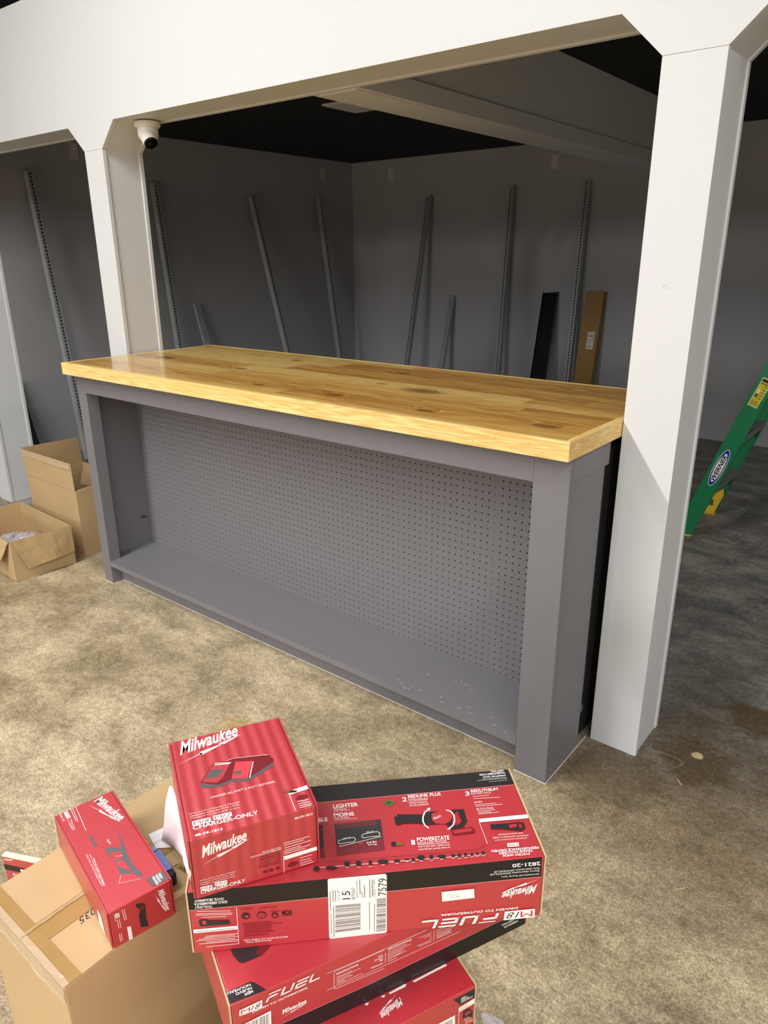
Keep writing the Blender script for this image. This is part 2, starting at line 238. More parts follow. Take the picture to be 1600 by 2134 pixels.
# art: face-local millimetres. G polygon, L line, T text (start, end, cap), M script logo, Q barcode
ART={
 'B_top':[('M','w',[10.5,186.6],[106.5,203.2],[11.3,220.9]),
  ('G','dr',[[30.5,111.0],[56.6,149.4],[75.9,145.8],[85.8,149.4],[139.5,136.4],[144.9,122.6],[143.1,115.3],[100.5,93.0],[76.4,99.3],[55.1,95.9]]),
  ('G','g',[[30.2,108.8],[30.8,98.2],[55.6,90.4],[66.3,92.9],[75.5,94.9],[98.4,86.7],[141.3,107.8],[143.1,115.3],[99.1,93.5],[76.6,100.4],[55.1,95.9]]),
  ('G','r',[[33.6,112.1],[57.1,147.9],[80.8,139.5],[63.3,109.3],[53.2,101.7]]),
  ('G','g',[[38.9,118.1],[50.3,133.9],[68.9,128.0],[56.4,112.2]]),
  ('G','w',[[58.1,144.8],[80.0,139.1],[78.6,137.2],[57.0,142.7]]),
  ('G','r2',[[75.4,102.0],[88.3,138.2],[113.8,130.3],[97.7,94.1]]),
  ('G','g',[[82.0,117.3],[93.0,115.2],[92.1,107.1],[80.2,110.1]]),
  ('G','w',[[101.8,93.6],[114.3,127.6],[113.4,128.5],[100.4,94.2]]),
  ('L','w',1,[[57.8,147.7],[82.4,139.4]]),
  ('L','w',0.7,[[75.9,145.8],[85.6,148.2],[139.5,136.4]]),
  ('T','CHARGES ALL M18™ & M12™ BATTERIES','w',[39.8,71.1],[134.2,69.1],[39.9,75.4],''),
  ('T','M18 and M12 Standard Charger','w',[6.7,48.9],[77.9,46.8],[6.7,52.0],''),
  ('T','Cargador estándar M18 y M12','w',[6.8,43.9],[75.4,41.4],[6.8,47.2],''),
  ('T','Chargeur standard M18 et M12','w',[7.1,39.7],[74.9,35.6],[7.1,42.5],''),
  ('G','w',[[7.8,34.8],[32.7,33.7],[32.6,24.6],[7.8,25.2]]),
  ('T','M','r',[9.6,26.7],[19.4,26.5],[9.5,33.0],'n'),
  ('T','18','k',[20.2,26.5],[30.9,26.2],[20.2,32.7],'i'),
  ('G','w',[[36.8,34.5],[62.2,33.1],[62.0,24.3],[36.6,25.6]]),
  ('T','M','r',[38.4,27.0],[48.5,26.5],[38.5,32.9],'n'),
  ('T','12','k',[49.3,26.5],[60.2,25.9],[49.4,32.3],'i'),
  ('T','CHARGER-ONLY','w',[7.2,17.7],[97.5,13.5],[7.4,25.9],'b'),
  ('T','48-59-1812','w',[7.6,4.4],[45.3,2.6],[7.6,9.2],'b'),
  ('G','w',[[146.1,42.1],[177.1,45.3],[177.2,36.8],[147.1,34.6]]),
  ('G','br',[[138.5,47.4],[140.3,42.9],[143.4,43.2],[146.2,38.7],[158.7,36.3],[159.7,39.9],[148.5,45.6],[142.6,48.7]]),
  ('G','k',[[146.5,39.7],[158.8,36.9],[158.7,39.2],[151.5,42.8]]),
  ('L','w',0.8,[[147.1,34.6],[147.4,-2.3],[177.1,-0.1]]),
  ('G','dr',[[154.0,24.5],[159.6,28.8],[170.9,26.4],[172.0,22.6],[164.3,19.1],[154.6,21.6]]),
  ('L','w',1.1,[[154.1,16.8],[170.6,15.1]]),
  ('L','w',1.1,[[154.2,12.0],[172.1,10.1]]),
  ('L','w',1.1,[[154.1,7.8],[172.7,5.6]]),
  ('L','w',1.1,[[154.1,3.6],[171.0,2.8]])],
 'B_front':[('M','w',[13.8,68.6],[76.5,78.0],[12.6,88.8]),
  ('T','48-59-1812','w',[144.4,88.9],[171.5,88.8],[144.1,92.9],'b'),
  ('T','MILWAUKEE TOOL','w',[95.9,46.9],[123.0,46.1],[95.6,49.6],''),
  ('T','BROOKFIELD,WI 53005 USA','w',[78.9,44.0],[123.2,42.6],[78.6,46.9],''),
  ('G','w',[[126.1,29.7],[175.1,29.8],[175.6,23.0],[126.5,22.7]]),
  ('L','w',0.7,[[125.5,30.9],[124.8,-1.0]]),
  ('G','dr',[[130.2,9.9],[134.2,14.8],[144.5,13.6],[147.3,9.8],[139.7,6.2],[130.9,7.8]]),
  ('L','w',0.9,[[126.7,53.0],[165.5,52.4]]),
  ('L','w',0.9,[[127.2,49.2],[156.5,49.0]]),
  ('L','w',0.9,[[126.9,44.3],[166.7,44.2]]),
  ('L','w',0.9,[[127.4,40.1],[151.6,39.9]]),
  ('L','w',0.9,[[125.8,37.1],[166.4,36.7]]),
  ('L','w',0.9,[[126.4,34.0],[158.0,33.3]]),
  ('L','w',0.9,[[149.1,17.8],[167.1,17.6]]),
  ('L','w',0.9,[[149.2,12.8],[164.6,11.9]]),
  ('L','w',0.9,[[149.4,8.0],[166.7,7.8]]),
  ('L','w',0.9,[[149.2,4.0],[169.5,3.7]]),
  ('L','dr',1,[[91.5,41.0],[120.9,40.7]]),
  ('L','dr',1,[[90.6,37.4],[121.0,36.7]]),
  ('L','dr',1,[[89.7,34.5],[121.1,33.4]]),
  ('L','dr',1,[[89.8,29.9],[120.9,29.0]]),
  ('L','dr',1,[[89.1,25.7],[120.9,24.4]]),
  ('L','dr',1,[[89.6,21.9],[120.7,20.9]]),
  ('G','dr',[[94.1,14.1],[101.3,13.7],[101.0,9.8],[94.3,10.4]]),
  ('G','dr',[[103.5,14.2],[109.2,13.4],[109.3,9.2],[103.5,9.6]]),
  ('G','dr',[[112.1,12.3],[116.5,14.2],[120.7,10.8],[115.5,9.1]]),
  ('G','w',[[7.0,20.5],[22.7,18.5],[22.8,10.8],[7.1,12.8]]),
  ('T','M','r',[8.2,14.0],[14.4,13.2],[8.1,19.1],'n'),
  ('T','18','k',[14.9,13.1],[21.7,12.3],[14.8,18.2],'i'),
  ('G','w',[[26.4,21.1],[43.3,19.3],[43.4,12.3],[26.6,13.9]]),
  ('T','M','r',[27.7,15.0],[34.4,14.4],[27.6,19.8],'n'),
  ('T','12','k',[34.9,14.3],[42.2,13.6],[34.9,19.0],'i'),
  ('T','CHARGER-ONLY','w',[6.3,8.1],[68.7,6.1],[6.4,13.9],'b'),
  ('T','M18 and M12 Standard Charger','w',[7.3,30.0],[56.5,28.2],[7.3,32.8],''),
  ('T','Cargador estándar M18 y M12','w',[7.5,26.1],[54.6,24.1],[7.5,28.7],''),
  ('T','Chargeur standard M18 et M12','w',[7.5,22.3],[54.3,20.1],[7.6,24.8],'')],
 'B_left':[('G','k',[[252.6,128.7],[303.9,170.6],[256.0,81.4],[187.5,20.7]]),
  ('G','w',[[83.9,-72.5],[252.2,75.6],[246.7,62.7],[156.9,-19.3],[72.3,-88.7]]),
  ('G','k',[[204.2,21.7],[238.5,54.8],[218.8,10.8],[165.6,-41.0]])],
 'A_top':[('G','k2',[[-28.1,155.8],[520.7,156.5],[520.3,197.6],[-34.4,201.5]]),
  ('L','p',0.8,[[-28.0,155.1],[520.6,156.2]]),
  ('T','LIGHTER','w',[213.4,138.9],[254.0,139.1],[212.8,147.9],'b'),
  ('T','WEIGHT.','w',[213.6,134.3],[235.8,133.9],[213.3,137.9],''),
  ('T','LESS FATIGUE','w',[214.0,131.5],[239.9,131.3],[213.8,133.6],''),
  ('T','MOINS','w',[213.8,119.7],[245.7,119.1],[213.0,128.1],'b'),
  ('T','DE POIDS.','w',[214.1,115.2],[237.9,114.9],[214.0,118.6],''),
  ('T','MOINS DE FATIGUE','w',[213.9,111.8],[250.1,111.6],[213.7,113.9],''),
  ('T','BLE','w',[187.7,112.1],[203.0,111.9],[187.3,120.7],'b'),
  ('G','g2',[[213.2,104.5],[286.3,105.3],[285.9,64.3],[213.1,60.9]]),
  ('G','g3',[[213.1,60.9],[285.9,64.3],[285.7,42.4],[213.1,39.5]]),
  ('G','g2',[[186.5,105.6],[194.4,105.9],[194.7,57.1],[185.3,56.7]]),
  ('G','g3',[[185.3,56.7],[194.7,57.1],[195.4,38.8],[185.6,38.2]]),
  ('L','w',0.9,[[216.5,65.2],[217.9,69.7],[234.2,72.4],[241.5,73.1],[243.5,68.1],[240.7,63.7],[231.6,63.9],[218.0,62.8],[216.5,65.2]]),
  ('L','w',0.9,[[253.5,73.2],[255.7,77.7],[266.2,79.0],[278.6,80.3],[282.0,76.0],[280.4,70.7],[267.8,71.0],[255.2,69.8],[253.5,73.2]]),
  ('L','w',0.8,[[217.7,57.3],[283.4,69.4]]),
  ('G','r',[[251.4,63.0],[246.7,57.9],[255.0,58.1]]),
  ('T','2770-20','w',[224.5,71.1],[236.1,71.6],[224.5,74.0],''),
  ('T','2821-20','w',[260.9,79.6],[272.4,80.1],[260.9,82.2],''),
  ('L','r',0.8,[[216.3,102.5],[278.5,101.9]]),
  ('L','r',0.8,[[216.6,99.1],[278.1,98.6]]),
  ('L','r',0.8,[[216.4,95.5],[277.8,95.6]]),
  ('T','6.6 lbs','w',[260.0,57.5],[275.1,58.4],[260.1,61.2],'b'),
  ('T','3.0 kg','w',[261.2,52.6],[274.6,53.1],[261.3,56.1],'b'),
  ('G','gr',[[292.6,141.3],[302.9,147.3],[316.1,140.1],[306.0,131.4]]),
  ('G','g2',[[299.4,140.4],[303.7,143.5],[308.4,140.0],[304.1,137.0]]),
  ('T','2','w',[326.4,139.5],[334.1,139.3],[327.1,149.7],'b'),
  ('T','REDLINK PLUS','w',[337.3,146.5],[391.8,145.8],[337.6,153.9],'b'),
  ('T','INTELLIGENCE','w',[337.0,141.1],[369.3,140.2],[337.2,144.7],''),
  ('L','w',0.7,[[337.2,139.2],[368.3,138.9]]),
  ('T','INTELIGENCIA','w',[337.0,133.1],[367.1,132.2],[337.3,136.7],''),
  ('T','INTELLIGENCE','w',[336.9,127.4],[368.1,126.6],[337.2,130.9],''),
  ('T','3','w',[431.8,139.6],[439.2,139.7],[433.0,149.5],'b'),
  ('T','REDLITHIUM','w',[442.8,146.0],[488.5,145.4],[443.6,152.7],'b'),
  ('T','BATTERY PACK','w',[442.1,140.9],[475.9,140.3],[442.7,144.5],''),
  ('T','BATERIA','w',[442.6,121.1],[456.4,121.1],[442.9,124.6],''),
  ('T','BLOC-PILES','w',[442.9,105.4],[470.4,105.0],[443.4,109.5],''),
  ('L','w',0.8,[[443.2,136.6],[470.8,136.1]]),
  ('L','w',0.8,[[443.4,131.8],[487.4,129.1]]),
  ('L','w',0.8,[[442.4,117.1],[477.5,116.9]]),
  ('L','w',0.8,[[442.8,113.5],[486.8,112.9]]),
  ('L','w',0.8,[[443.2,102.5],[472.3,102.3]]),
  ('L','w',0.8,[[443.2,99.1],[464.9,98.7]]),
  ('L','w',0.8,[[443.2,95.9],[477.1,96.5]]),
  ('G','k2',[[308.3,108.3],[308.3,97.4],[309.1,88.6],[312.3,90.2],[313.8,87.3],[316.8,91.0],[329.2,90.7],[346.2,87.9],[357.9,83.7],[373.2,83.1],[385.2,82.9],[394.9,69.8],[413.3,72.3],[421.3,83.0],[422.2,110.1],[403.7,111.1],[388.0,109.6],[370.4,111.1],[358.9,110.9],[354.9,106.9],[317.2,111.3],[314.5,113.7],[312.6,107.1]]),
  ('G','r',[[368.9,106.8],[383.0,110.2],[399.6,109.9],[404.0,100.6],[394.7,86.4],[384.9,81.6],[370.7,85.4],[367.1,93.3]]),
  ('G','r3',[[403.3,99.6],[410.9,106.7],[413.0,84.1],[408.0,78.7],[400.4,78.3],[398.3,85.9]]),
  ('G','dr',[[392.1,68.5],[426.2,70.7],[429.8,62.0],[426.7,57.5],[393.4,57.0]]),
  ('G','r',[[395.4,66.4],[424.4,68.6],[425.3,62.0],[396.5,59.8]]),
  ('T','Milwaukee','w',[369.5,92.3],[382.7,98.1],[369.5,97.8],'i'),
  ('L','w',2.2,[[366.4,116.9],[359.1,111.5],[354.1,101.8],[352.3,91.8],[354.0,82.6],[359.0,76.0]]),
  ('G','w',[[363.1,118.7],[369.5,119.7],[366.6,112.3]]),
  ('L','w',2.2,[[393.5,111.3],[400.4,108.0],[403.6,98.9],[402.3,87.1],[397.8,77.6],[388.9,70.5]]),
  ('G','w',[[392.1,74.1],[386.7,69.8],[391.9,69.5]]),
  ('G','k2',[[304.6,50.9],[304.0,49.0],[302.9,47.5],[301.4,46.7],[299.7,46.5],[298.2,47.1],[296.9,48.3],[296.2,50.0],[296.2,51.9],[296.7,53.8],[297.8,55.3],[299.4,56.1],[301.0,56.3],[302.6,55.7],[303.9,54.5],[304.6,52.8]]),
  ('G','br',[[304.3,54.0],[315.1,53.3],[314.1,46.5],[303.4,47.0]]),
  ('T','1','w',[327.1,45.8],[332.6,45.7],[327.4,55.2],'b'),
  ('T','POWERSTATE','w',[336.4,50.9],[386.3,48.9],[337.0,59.3],'b'),
  ('T','BRUSHLESS MOTOR','w',[336.3,46.2],[381.1,44.9],[336.6,49.6],''),
  ('L','w',0.7,[[336.5,44.6],[384.9,43.1]]),
  ('T','MOTOR SIN CEPILLOS','w',[336.3,39.1],[384.2,37.6],[336.6,42.1],''),
  ('T','MOTEUR SANS BALAI','w',[336.1,33.6],[383.4,32.5],[336.4,36.6],''),
  ('G','w',[[440.5,85.3],[522.7,85.4],[522.0,76.9],[440.2,77.9]]),
  ('L','w',0.7,[[440.2,77.9],[441.5,33.4]]),
  ('G','k2',[[455.8,71.9],[454.9,61.1],[457.7,62.4],[472.0,59.9],[486.0,56.5],[499.7,52.2],[508.9,57.8],[508.7,69.2],[500.5,71.6],[487.6,70.5],[460.1,71.4]]),
  ('G','r',[[484.0,66.7],[497.0,68.3],[496.3,61.8],[484.5,60.0]]),
  ('G','r3',[[499.5,66.3],[504.5,66.4],[504.3,59.1],[499.5,58.1]]),
  ('T','SAWZALL® RECIP SAW','w',[462.4,47.5],[501.6,46.4],[462.9,50.4],''),
  ('T','SIERRA ALTERNATIVA SAWZALL®','w',[452.4,42.4],[508.5,40.7],[452.9,45.2],''),
  ('T','SCIE ALTERNATIVE SAWZALL®','w',[454.7,37.4],[504.5,35.8],[455.1,39.9],''),
  ('G','w',[[487.6,22.3],[470.1,23.0],[471.6,30.5],[489.2,29.9]]),
  ('T','M','r',[487.7,28.6],[480.7,28.9],[486.7,23.6],'n'),
  ('T','18','k',[480.1,28.9],[472.6,29.2],[479.1,23.9],'i'),
  ('T','PERFORMANCE DRIVEN','w',[516.7,18.9],[444.1,20.5],[515.9,14.1],'b'),
  ('T','TRADE FOCUSED','w',[506.3,13.8],[453.6,14.7],[505.7,9.6],'b'),
  ('T','SYSTEM WIDE','w',[499.8,8.5],[458.4,9.6],[499.2,4.4],'b'),
  ('L','w',0.8,[[177.7,19.9],[278.4,17.3],[434.0,13.6]]),
  ('L','dr',0.6,[[194.0,28.6],[361.7,25.2],[422.3,24.5],[440.3,33.6]]),
  ('G','k2',[[187.2,17.9],[185.9,15.1],[182.9,13.9],[179.6,14.9],[177.5,17.5],[177.6,20.7],[179.8,22.8],[183.2,22.9],[186.1,21.0]]),
  ('G','k2',[[212.4,16.1],[210.2,14.2],[205.1,13.6],[199.3,14.8],[195.6,17.0],[195.7,19.4],[199.6,20.7],[205.4,20.4],[210.5,18.6]]),
  ('G','k2',[[231.9,20.9],[230.5,18.1],[227.5,16.9],[224.1,17.8],[222.1,20.5],[222.3,23.7],[224.7,25.8],[228.1,26.0],[231.0,24.0]]),
  ('G','k2',[[248.6,19.6],[247.3,16.4],[244.4,15.0],[241.4,16.0],[239.6,19.0],[239.9,22.5],[242.2,25.0],[245.3,25.2],[247.9,23.1]]),
  ('G','k2',[[264.0,18.8],[263.0,15.6],[261.2,14.0],[259.5,14.9],[258.5,17.7],[258.9,21.3],[260.4,23.9],[262.3,24.3],[263.7,22.3]]),
  ('G','k2',[[288.5,17.8],[286.1,15.3],[280.8,14.4],[275.0,15.7],[271.5,18.4],[271.8,21.4],[275.9,23.2],[281.8,23.0],[286.8,20.8]]),
  ('G','k2',[[305.6,17.4],[304.2,15.7],[301.1,15.1],[297.7,15.8],[295.7,17.6],[296.0,19.6],[298.4,20.8],[301.8,20.8],[304.7,19.4]]),
  ('G','k2',[[320.3,17.6],[319.1,16.6],[316.3,16.3],[313.2,16.9],[311.4,18.1],[311.5,19.3],[313.7,20.0],[316.8,19.8],[319.4,18.8]]),
  ('G','k2',[[327.7,16.6],[326.7,14.5],[324.8,13.5],[323.1,14.2],[322.1,16.1],[322.5,18.5],[324.0,20.2],[325.9,20.4],[327.4,19.0]]),
  ('G','k2',[[343.0,18.6],[341.1,15.7],[337.3,14.6],[333.3,15.7],[331.1,18.4],[331.7,21.6],[334.7,23.7],[338.8,23.8],[342.1,21.7]]),
  ('G','k2',[[355.3,17.9],[354.1,15.4],[351.9,14.2],[349.9,15.0],[348.8,17.3],[349.3,20.1],[351.1,22.0],[353.4,22.2],[355.1,20.6]]),
  ('G','k2',[[374.6,16.6],[372.6,14.6],[368.3,13.9],[363.7,14.9],[361.0,17.1],[361.5,19.5],[364.9,21.0],[369.6,20.8],[373.5,19.1]]),
  ('G','k2',[[388.1,16.4],[386.9,14.6],[384.8,13.9],[382.7,14.5],[381.6,16.2],[382.0,18.2],[383.8,19.5],[386.0,19.6],[387.7,18.4]]),
  ('G','k2',[[397.0,16.2],[395.8,13.6],[393.8,12.5],[392.1,13.2],[391.4,15.5],[392.0,18.2],[393.7,20.2],[395.6,20.5],[397.0,18.9]]),
  ('G','k2',[[406.1,16.2],[404.9,13.7],[403.2,12.5],[401.8,13.1],[401.3,15.4],[401.9,18.2],[403.4,20.2],[405.1,20.5],[406.1,18.9]]),
  ('G','k2',[[415.4,15.3],[414.4,13.5],[412.8,12.7],[411.3,13.3],[410.6,14.9],[411.1,16.9],[412.5,18.3],[414.1,18.5],[415.3,17.3]]),
  ('G','k2',[[423.8,15.8],[422.8,14.0],[421.2,13.1],[419.7,13.7],[419.1,15.3],[419.6,17.3],[420.9,18.7],[422.6,18.9],[423.7,17.7]]),
  ('G','k2',[[433.3,15.8],[432.1,13.6],[430.2,12.6],[428.4,13.3],[427.6,15.2],[428.2,17.6],[429.9,19.3],[431.9,19.5],[433.3,18.1]]),
  ('L','w',0.8,[[224.2,14.9],[229.2,14.8]]),
  ('L','w',0.8,[[241.2,13.0],[246.2,13.0]]),
  ('L','w',0.8,[[258.3,12.0],[263.3,11.9]]),
  ('L','w',0.8,[[276.7,12.6],[281.8,12.5]]),
  ('L','w',0.8,[[297.6,13.1],[302.7,13.1]]),
  ('L','w',0.8,[[312.9,14.4],[318.0,14.3]]),
  ('L','w',0.8,[[321.7,11.5],[326.8,11.5]]),
  ('L','w',0.8,[[333.5,12.7],[338.7,12.6]]),
  ('L','w',0.8,[[348.7,12.2],[353.8,12.1]]),
  ('L','w',0.8,[[364.3,12.0],[369.5,11.9]]),
  ('L','w',0.8,[[381.4,11.9],[386.6,11.8]]),
  ('L','w',0.8,[[390.6,10.4],[395.7,10.4]]),
  ('L','w',0.8,[[400.0,10.4],[405.2,10.4]]),
  ('L','w',0.8,[[409.5,10.7],[414.7,10.6]]),
  ('L','w',0.8,[[417.9,11.1],[423.1,11.1]]),
  ('L','w',0.8,[[426.8,10.6],[432.0,10.5]]),
  ('T','TOOL-ONLY','w',[487.8,188.4],[511.2,188.2],[488.4,192.7],'b'),
  ('T','SOLO HERRAMIENTA','w',[466.5,182.7],[511.8,182.5],[467.2,187.4],'b'),
  ('T','OUTIL SEULEMENT','w',[471.0,176.6],[511.4,176.1],[471.5,180.5],'b'),
  ('L','w',0.5,[[468.4,173.8],[511.3,173.0]]),
  ('L','w',0.5,[[459.6,171.4],[511.7,170.6]]),
  ('L','w',0.5,[[478.7,166.2],[510.4,166.0]])],
 'A_front':[('G','k',[[-12.0,83.8],[517.4,77.9],[516.0,120.0],[-7.9,125.7]]),
  ('L','p',0.8,[[-12.0,83.5],[517.4,77.6]]),
  ('G','w',[[197.4,114.0],[199.3,115.4],[280.7,114.4],[283.0,111.6],[282.7,1.4],[280.7,-0.4],[198.1,-0.1],[196.2,2.3]]),
  ('Q','k',30,[[205.5,11.5],[207.0,64.2],[244.2,63.3],[243.4,12.5]]),
  ('Q','k',44,[[266.7,3.8],[268.1,68.9],[281.8,68.6],[281.1,3.8]]),
  ('T','7579','k',[282.4,73.1],[283.2,106.1],[270.1,73.7],''),
  ('T','15','k',[229.5,73.2],[229.2,88.9],[217.7,74.3],''),
  ('T','BI7S267','k',[236.2,72.3],[235.9,95.0],[231.6,72.4],''),
  ('T','SHOW/OC','g',[240.5,74.2],[240.6,108.5],[237.8,74.4],''),
  ('T','SUNNIT','g',[247.9,73.7],[247.7,85.9],[245.2,73.6],''),
  ('T','ORD 7 269','g',[266.2,72.5],[265.8,105.9],[263.5,72.6],''),
  ('T','LA 2 UP','g',[213.8,72.9],[213.5,92.2],[210.7,73.0],''),
  ('L','g',0.8,[[199.9,9.7],[200.2,49.8]]),
  ('L','g',0.9,[[203.3,2.6],[204.3,63.3]]),
  ('L','g',0.9,[[199.8,55.0],[200.1,92.8]]),
  ('L','g',0.9,[[204.1,70.9],[204.4,94.7]]),
  ('L','g',0.9,[[207.6,71.7],[207.8,93.0]]),
  ('L','g',0.8,[[256.8,10.5],[257.1,64.8]]),
  ('L','g',0.8,[[263.9,5.5],[264.9,58.7]]),
  ('L','g',1,[[243.6,81.4],[243.5,108.9]]),
  ('L','g',1,[[250.2,73.4],[250.2,97.3]]),
  ('L','g',1,[[258.0,72.3],[257.9,107.0]]),
  ('L','g',1,[[261.9,74.3],[261.7,106.5]]),
  ('T','TOOL-ONLY','w',[32.3,89.5],[7.7,90.5],[32.3,85.1],'b'),
  ('T','SOLO HERRAMIENTA','w',[53.5,95.5],[7.5,96.9],[53.5,90.5],'b'),
  ('T','OUTIL SEULEMENT','w',[49.3,101.5],[8.4,102.7],[49.3,97.0],'b'),
  ('G','w',[[1.9,47.5],[65.1,45.9],[65.0,39.1],[2.0,40.4]]),
  ('L','w',0.7,[[65.8,80.6],[64.1,11.6]]),
  ('L','g',0.9,[[6.7,42.8],[61.0,41.7]]),
  ('G','k2',[[11.3,63.3],[18.0,65.1],[25.1,61.6],[53.8,58.0],[54.5,50.3],[24.3,51.6],[13.1,51.7],[11.3,56.5]]),
  ('G','r',[[21.3,58.1],[20.9,56.6],[20.2,55.4],[19.1,54.7],[18.0,54.6],[16.9,55.0],[16.0,56.0],[15.5,57.4],[15.4,59.0],[15.7,60.5],[16.5,61.7],[17.5,62.4],[18.7,62.5],[19.8,62.1],[20.7,61.1],[21.2,59.7]]),
  ('L','w',0.8,[[10.2,81.2],[57.0,75.6]]),
  ('L','w',0.8,[[8.8,76.9],[59.5,71.5]]),
  ('L','w',0.8,[[7.7,74.1],[58.3,68.9]]),
  ('L','w',0.8,[[15.5,69.0],[49.7,66.1]]),
  ('L','w',0.8,[[17.9,32.7],[65.0,31.4]]),
  ('L','w',0.8,[[15.9,30.4],[60.1,29.0]]),
  ('L','w',0.8,[[8.2,28.2],[64.6,25.8]]),
  ('L','w',0.8,[[4.2,25.7],[59.6,22.6]]),
  ('L','w',0.8,[[17.9,21.1],[64.8,20.1]]),
  ('L','w',0.8,[[7.4,19.3],[64.5,17.0]]),
  ('L','w',0.8,[[17.1,12.2],[64.5,11.5]]),
  ('L','dr',1.1,[[71.1,76.4],[88.8,75.6]]),
  ('L','dr',1.1,[[98.2,74.8],[123.6,73.8]]),
  ('L','dr',1.1,[[113.7,65.9],[126.0,65.4]]),
  ('L','dr',1.1,[[71.8,47.8],[112.6,47.0]]),
  ('L','dr',1.1,[[72.6,44.6],[128.6,42.6]]),
  ('L','dr',1.1,[[73.3,40.9],[114.1,39.6]]),
  ('L','dr',1.1,[[73.0,37.4],[113.9,36.0]]),
  ('L','dr',1.1,[[72.7,33.6],[111.7,32.2]]),
  ('L','dr',1.1,[[72.5,29.8],[116.3,28.5]]),
  ('L','dr',1.1,[[72.1,24.7],[107.4,23.3]]),
  ('G','k2',[[83.8,61.8],[83.1,59.5],[81.7,57.8],[79.6,56.8],[77.2,56.7],[74.9,57.4],[73.0,59.0],[71.8,61.2],[71.5,63.5],[72.1,65.8],[73.5,67.5],[75.6,68.5],[78.0,68.6],[80.3,67.9],[82.2,66.3],[83.4,64.1]]),
  ('G','r',[[81.5,61.6],[81.2,60.7],[80.6,59.9],[79.7,59.5],[78.7,59.5],[77.7,59.8],[76.9,60.5],[76.4,61.4],[76.3,62.3],[76.5,63.3],[77.1,64.0],[78.0,64.4],[79.0,64.5],[80.0,64.1],[80.8,63.5],[81.3,62.6]]),
  ('G','k2',[[106.9,60.3],[106.2,57.9],[104.7,56.1],[102.4,55.0],[99.8,54.9],[97.2,55.8],[95.1,57.5],[93.8,59.7],[93.4,62.2],[94.1,64.5],[95.7,66.3],[97.9,67.4],[100.5,67.5],[103.1,66.6],[105.2,65.0],[106.5,62.7]]),
  ('G','r',[[105.6,60.4],[105.1,58.7],[103.8,57.3],[102.0,56.5],[99.9,56.5],[97.8,57.1],[96.1,58.4],[95.0,60.1],[94.7,62.0],[95.2,63.8],[96.5,65.1],[98.3,65.9],[100.4,66.0],[102.5,65.3],[104.2,64.0],[105.3,62.3]]),
  ('T','UL','k',[104.0,62.4],[96.8,62.4],[104.0,56.9],''),
  ('G','k2',[[123.8,57.3],[123.4,55.5],[122.2,54.0],[120.5,53.1],[118.6,53.0],[116.8,53.7],[115.3,55.0],[114.3,56.8],[114.0,58.7],[114.5,60.6],[115.7,62.1],[117.3,63.0],[119.2,63.1],[121.1,62.4],[122.6,61.1],[123.6,59.3]]),
  ('G','r',[[121.8,57.6],[121.5,56.7],[120.8,56.0],[119.9,55.6],[118.8,55.5],[117.7,55.9],[116.8,56.5],[116.3,57.5],[116.1,58.4],[116.4,59.4],[117.0,60.1],[118.0,60.5],[119.1,60.6],[120.1,60.2],[121.0,59.5],[121.6,58.6]]),
  ('T','RCM','k',[143.3,65.0],[129.6,65.4],[143.5,56.8],'b'),
  ('L','k',1,[[128.7,56.6],[143.2,56.1]]),
  ('T','MILWAUKEE TOOL','w',[111.0,13.7],[73.9,14.5],[111.3,10.5],''),
  ('T','BROOKFIELD,WI 53005 USA','w',[135.0,17.2],[71.2,19.1],[135.2,13.7],''),
  ('G','w',[[364.9,69.9],[414.1,69.3],[415.4,51.5],[366.0,50.9]]),
  ('T','2821-20','k',[392.8,58.6],[378.4,58.8],[393.1,56.3],''),
  ('L','g',0.5,[[391.4,61.0],[371.4,61.9]]),
  ('T','2821-20','w',[513.3,108.7],[470.1,109.7],[514.4,101.6],'b'),
  ('T','Scie alternative SAWZALL®','w',[512.5,97.9],[442.9,99.5],[513.1,94.3],''),
  ('T','Sierra alternativa SAWZALL®','w',[512.8,93.1],[437.0,95.0],[513.4,89.5],''),
  ('T','SAWZALL® Recip Saw','w',[513.2,87.3],[454.3,88.8],[513.8,83.7],''),
  ('M','w',[511.5,65.8],[458.0,56.4],[510.2,49.3]),
  ('G','w',[[511.7,-0.8],[462.6,0.2],[463.5,17.6],[511.1,16.9]]),
  ('T','M','r',[507.8,14.0],[488.7,14.3],[508.2,2.3],'n'),
  ('T','18','k',[487.2,14.3],[466.7,14.6],[487.1,2.7],'i'),
  ('T','DRIVEN TO OUTPERFORM.','w',[484.2,24.5],[364.0,26.7],[483.9,20.2],'b'),
  ('T','#FUEL','w',[455.0,16.1],[335.8,17.1],[454.3,-1.4],'')],
 'E_front':[('G','k',[[-59.5,44.9],[200.3,34.5],[446.5,35.1],[502.5,27.7],[502.2,0.6],[368.1,-4.3],[199.7,0.3],[-62.9,8.5]]),
  ('L','p',0.8,[[-59.5,45.3],[200.3,34.7],[444.3,35.3],[502.4,28.2]]),
  ('T','TOOL-ONLY','w',[453.9,20.7],[479.3,20.4],[451.8,25.3],'b'),
  ('T','SOLO HERRAMIENTA','w',[459.1,13.8],[487.7,13.6],[457.3,18.1],'b'),
  ('L','w',0.7,[[235.5,83.5],[235.0,62.5]]),
  ('L','w',0.7,[[321.2,82.2],[320.4,62.0]]),
  ('L','w',0.7,[[140.5,96.6],[201.2,93.0],[307.0,91.4]]),
  ('L','w',0.7,[[139.3,63.7],[200.7,59.2],[369.6,55.1]]),
  ('T','SPECIFICATIONS','w',[239.7,86.3],[280.6,84.7],[239.4,90.2],'b'),
  ('L','w',0.7,[[239.5,83.0],[271.8,81.6]]),
  ('L','w',0.7,[[239.5,79.5],[279.4,77.4]]),
  ('L','w',0.7,[[239.1,76.6],[267.1,74.8]]),
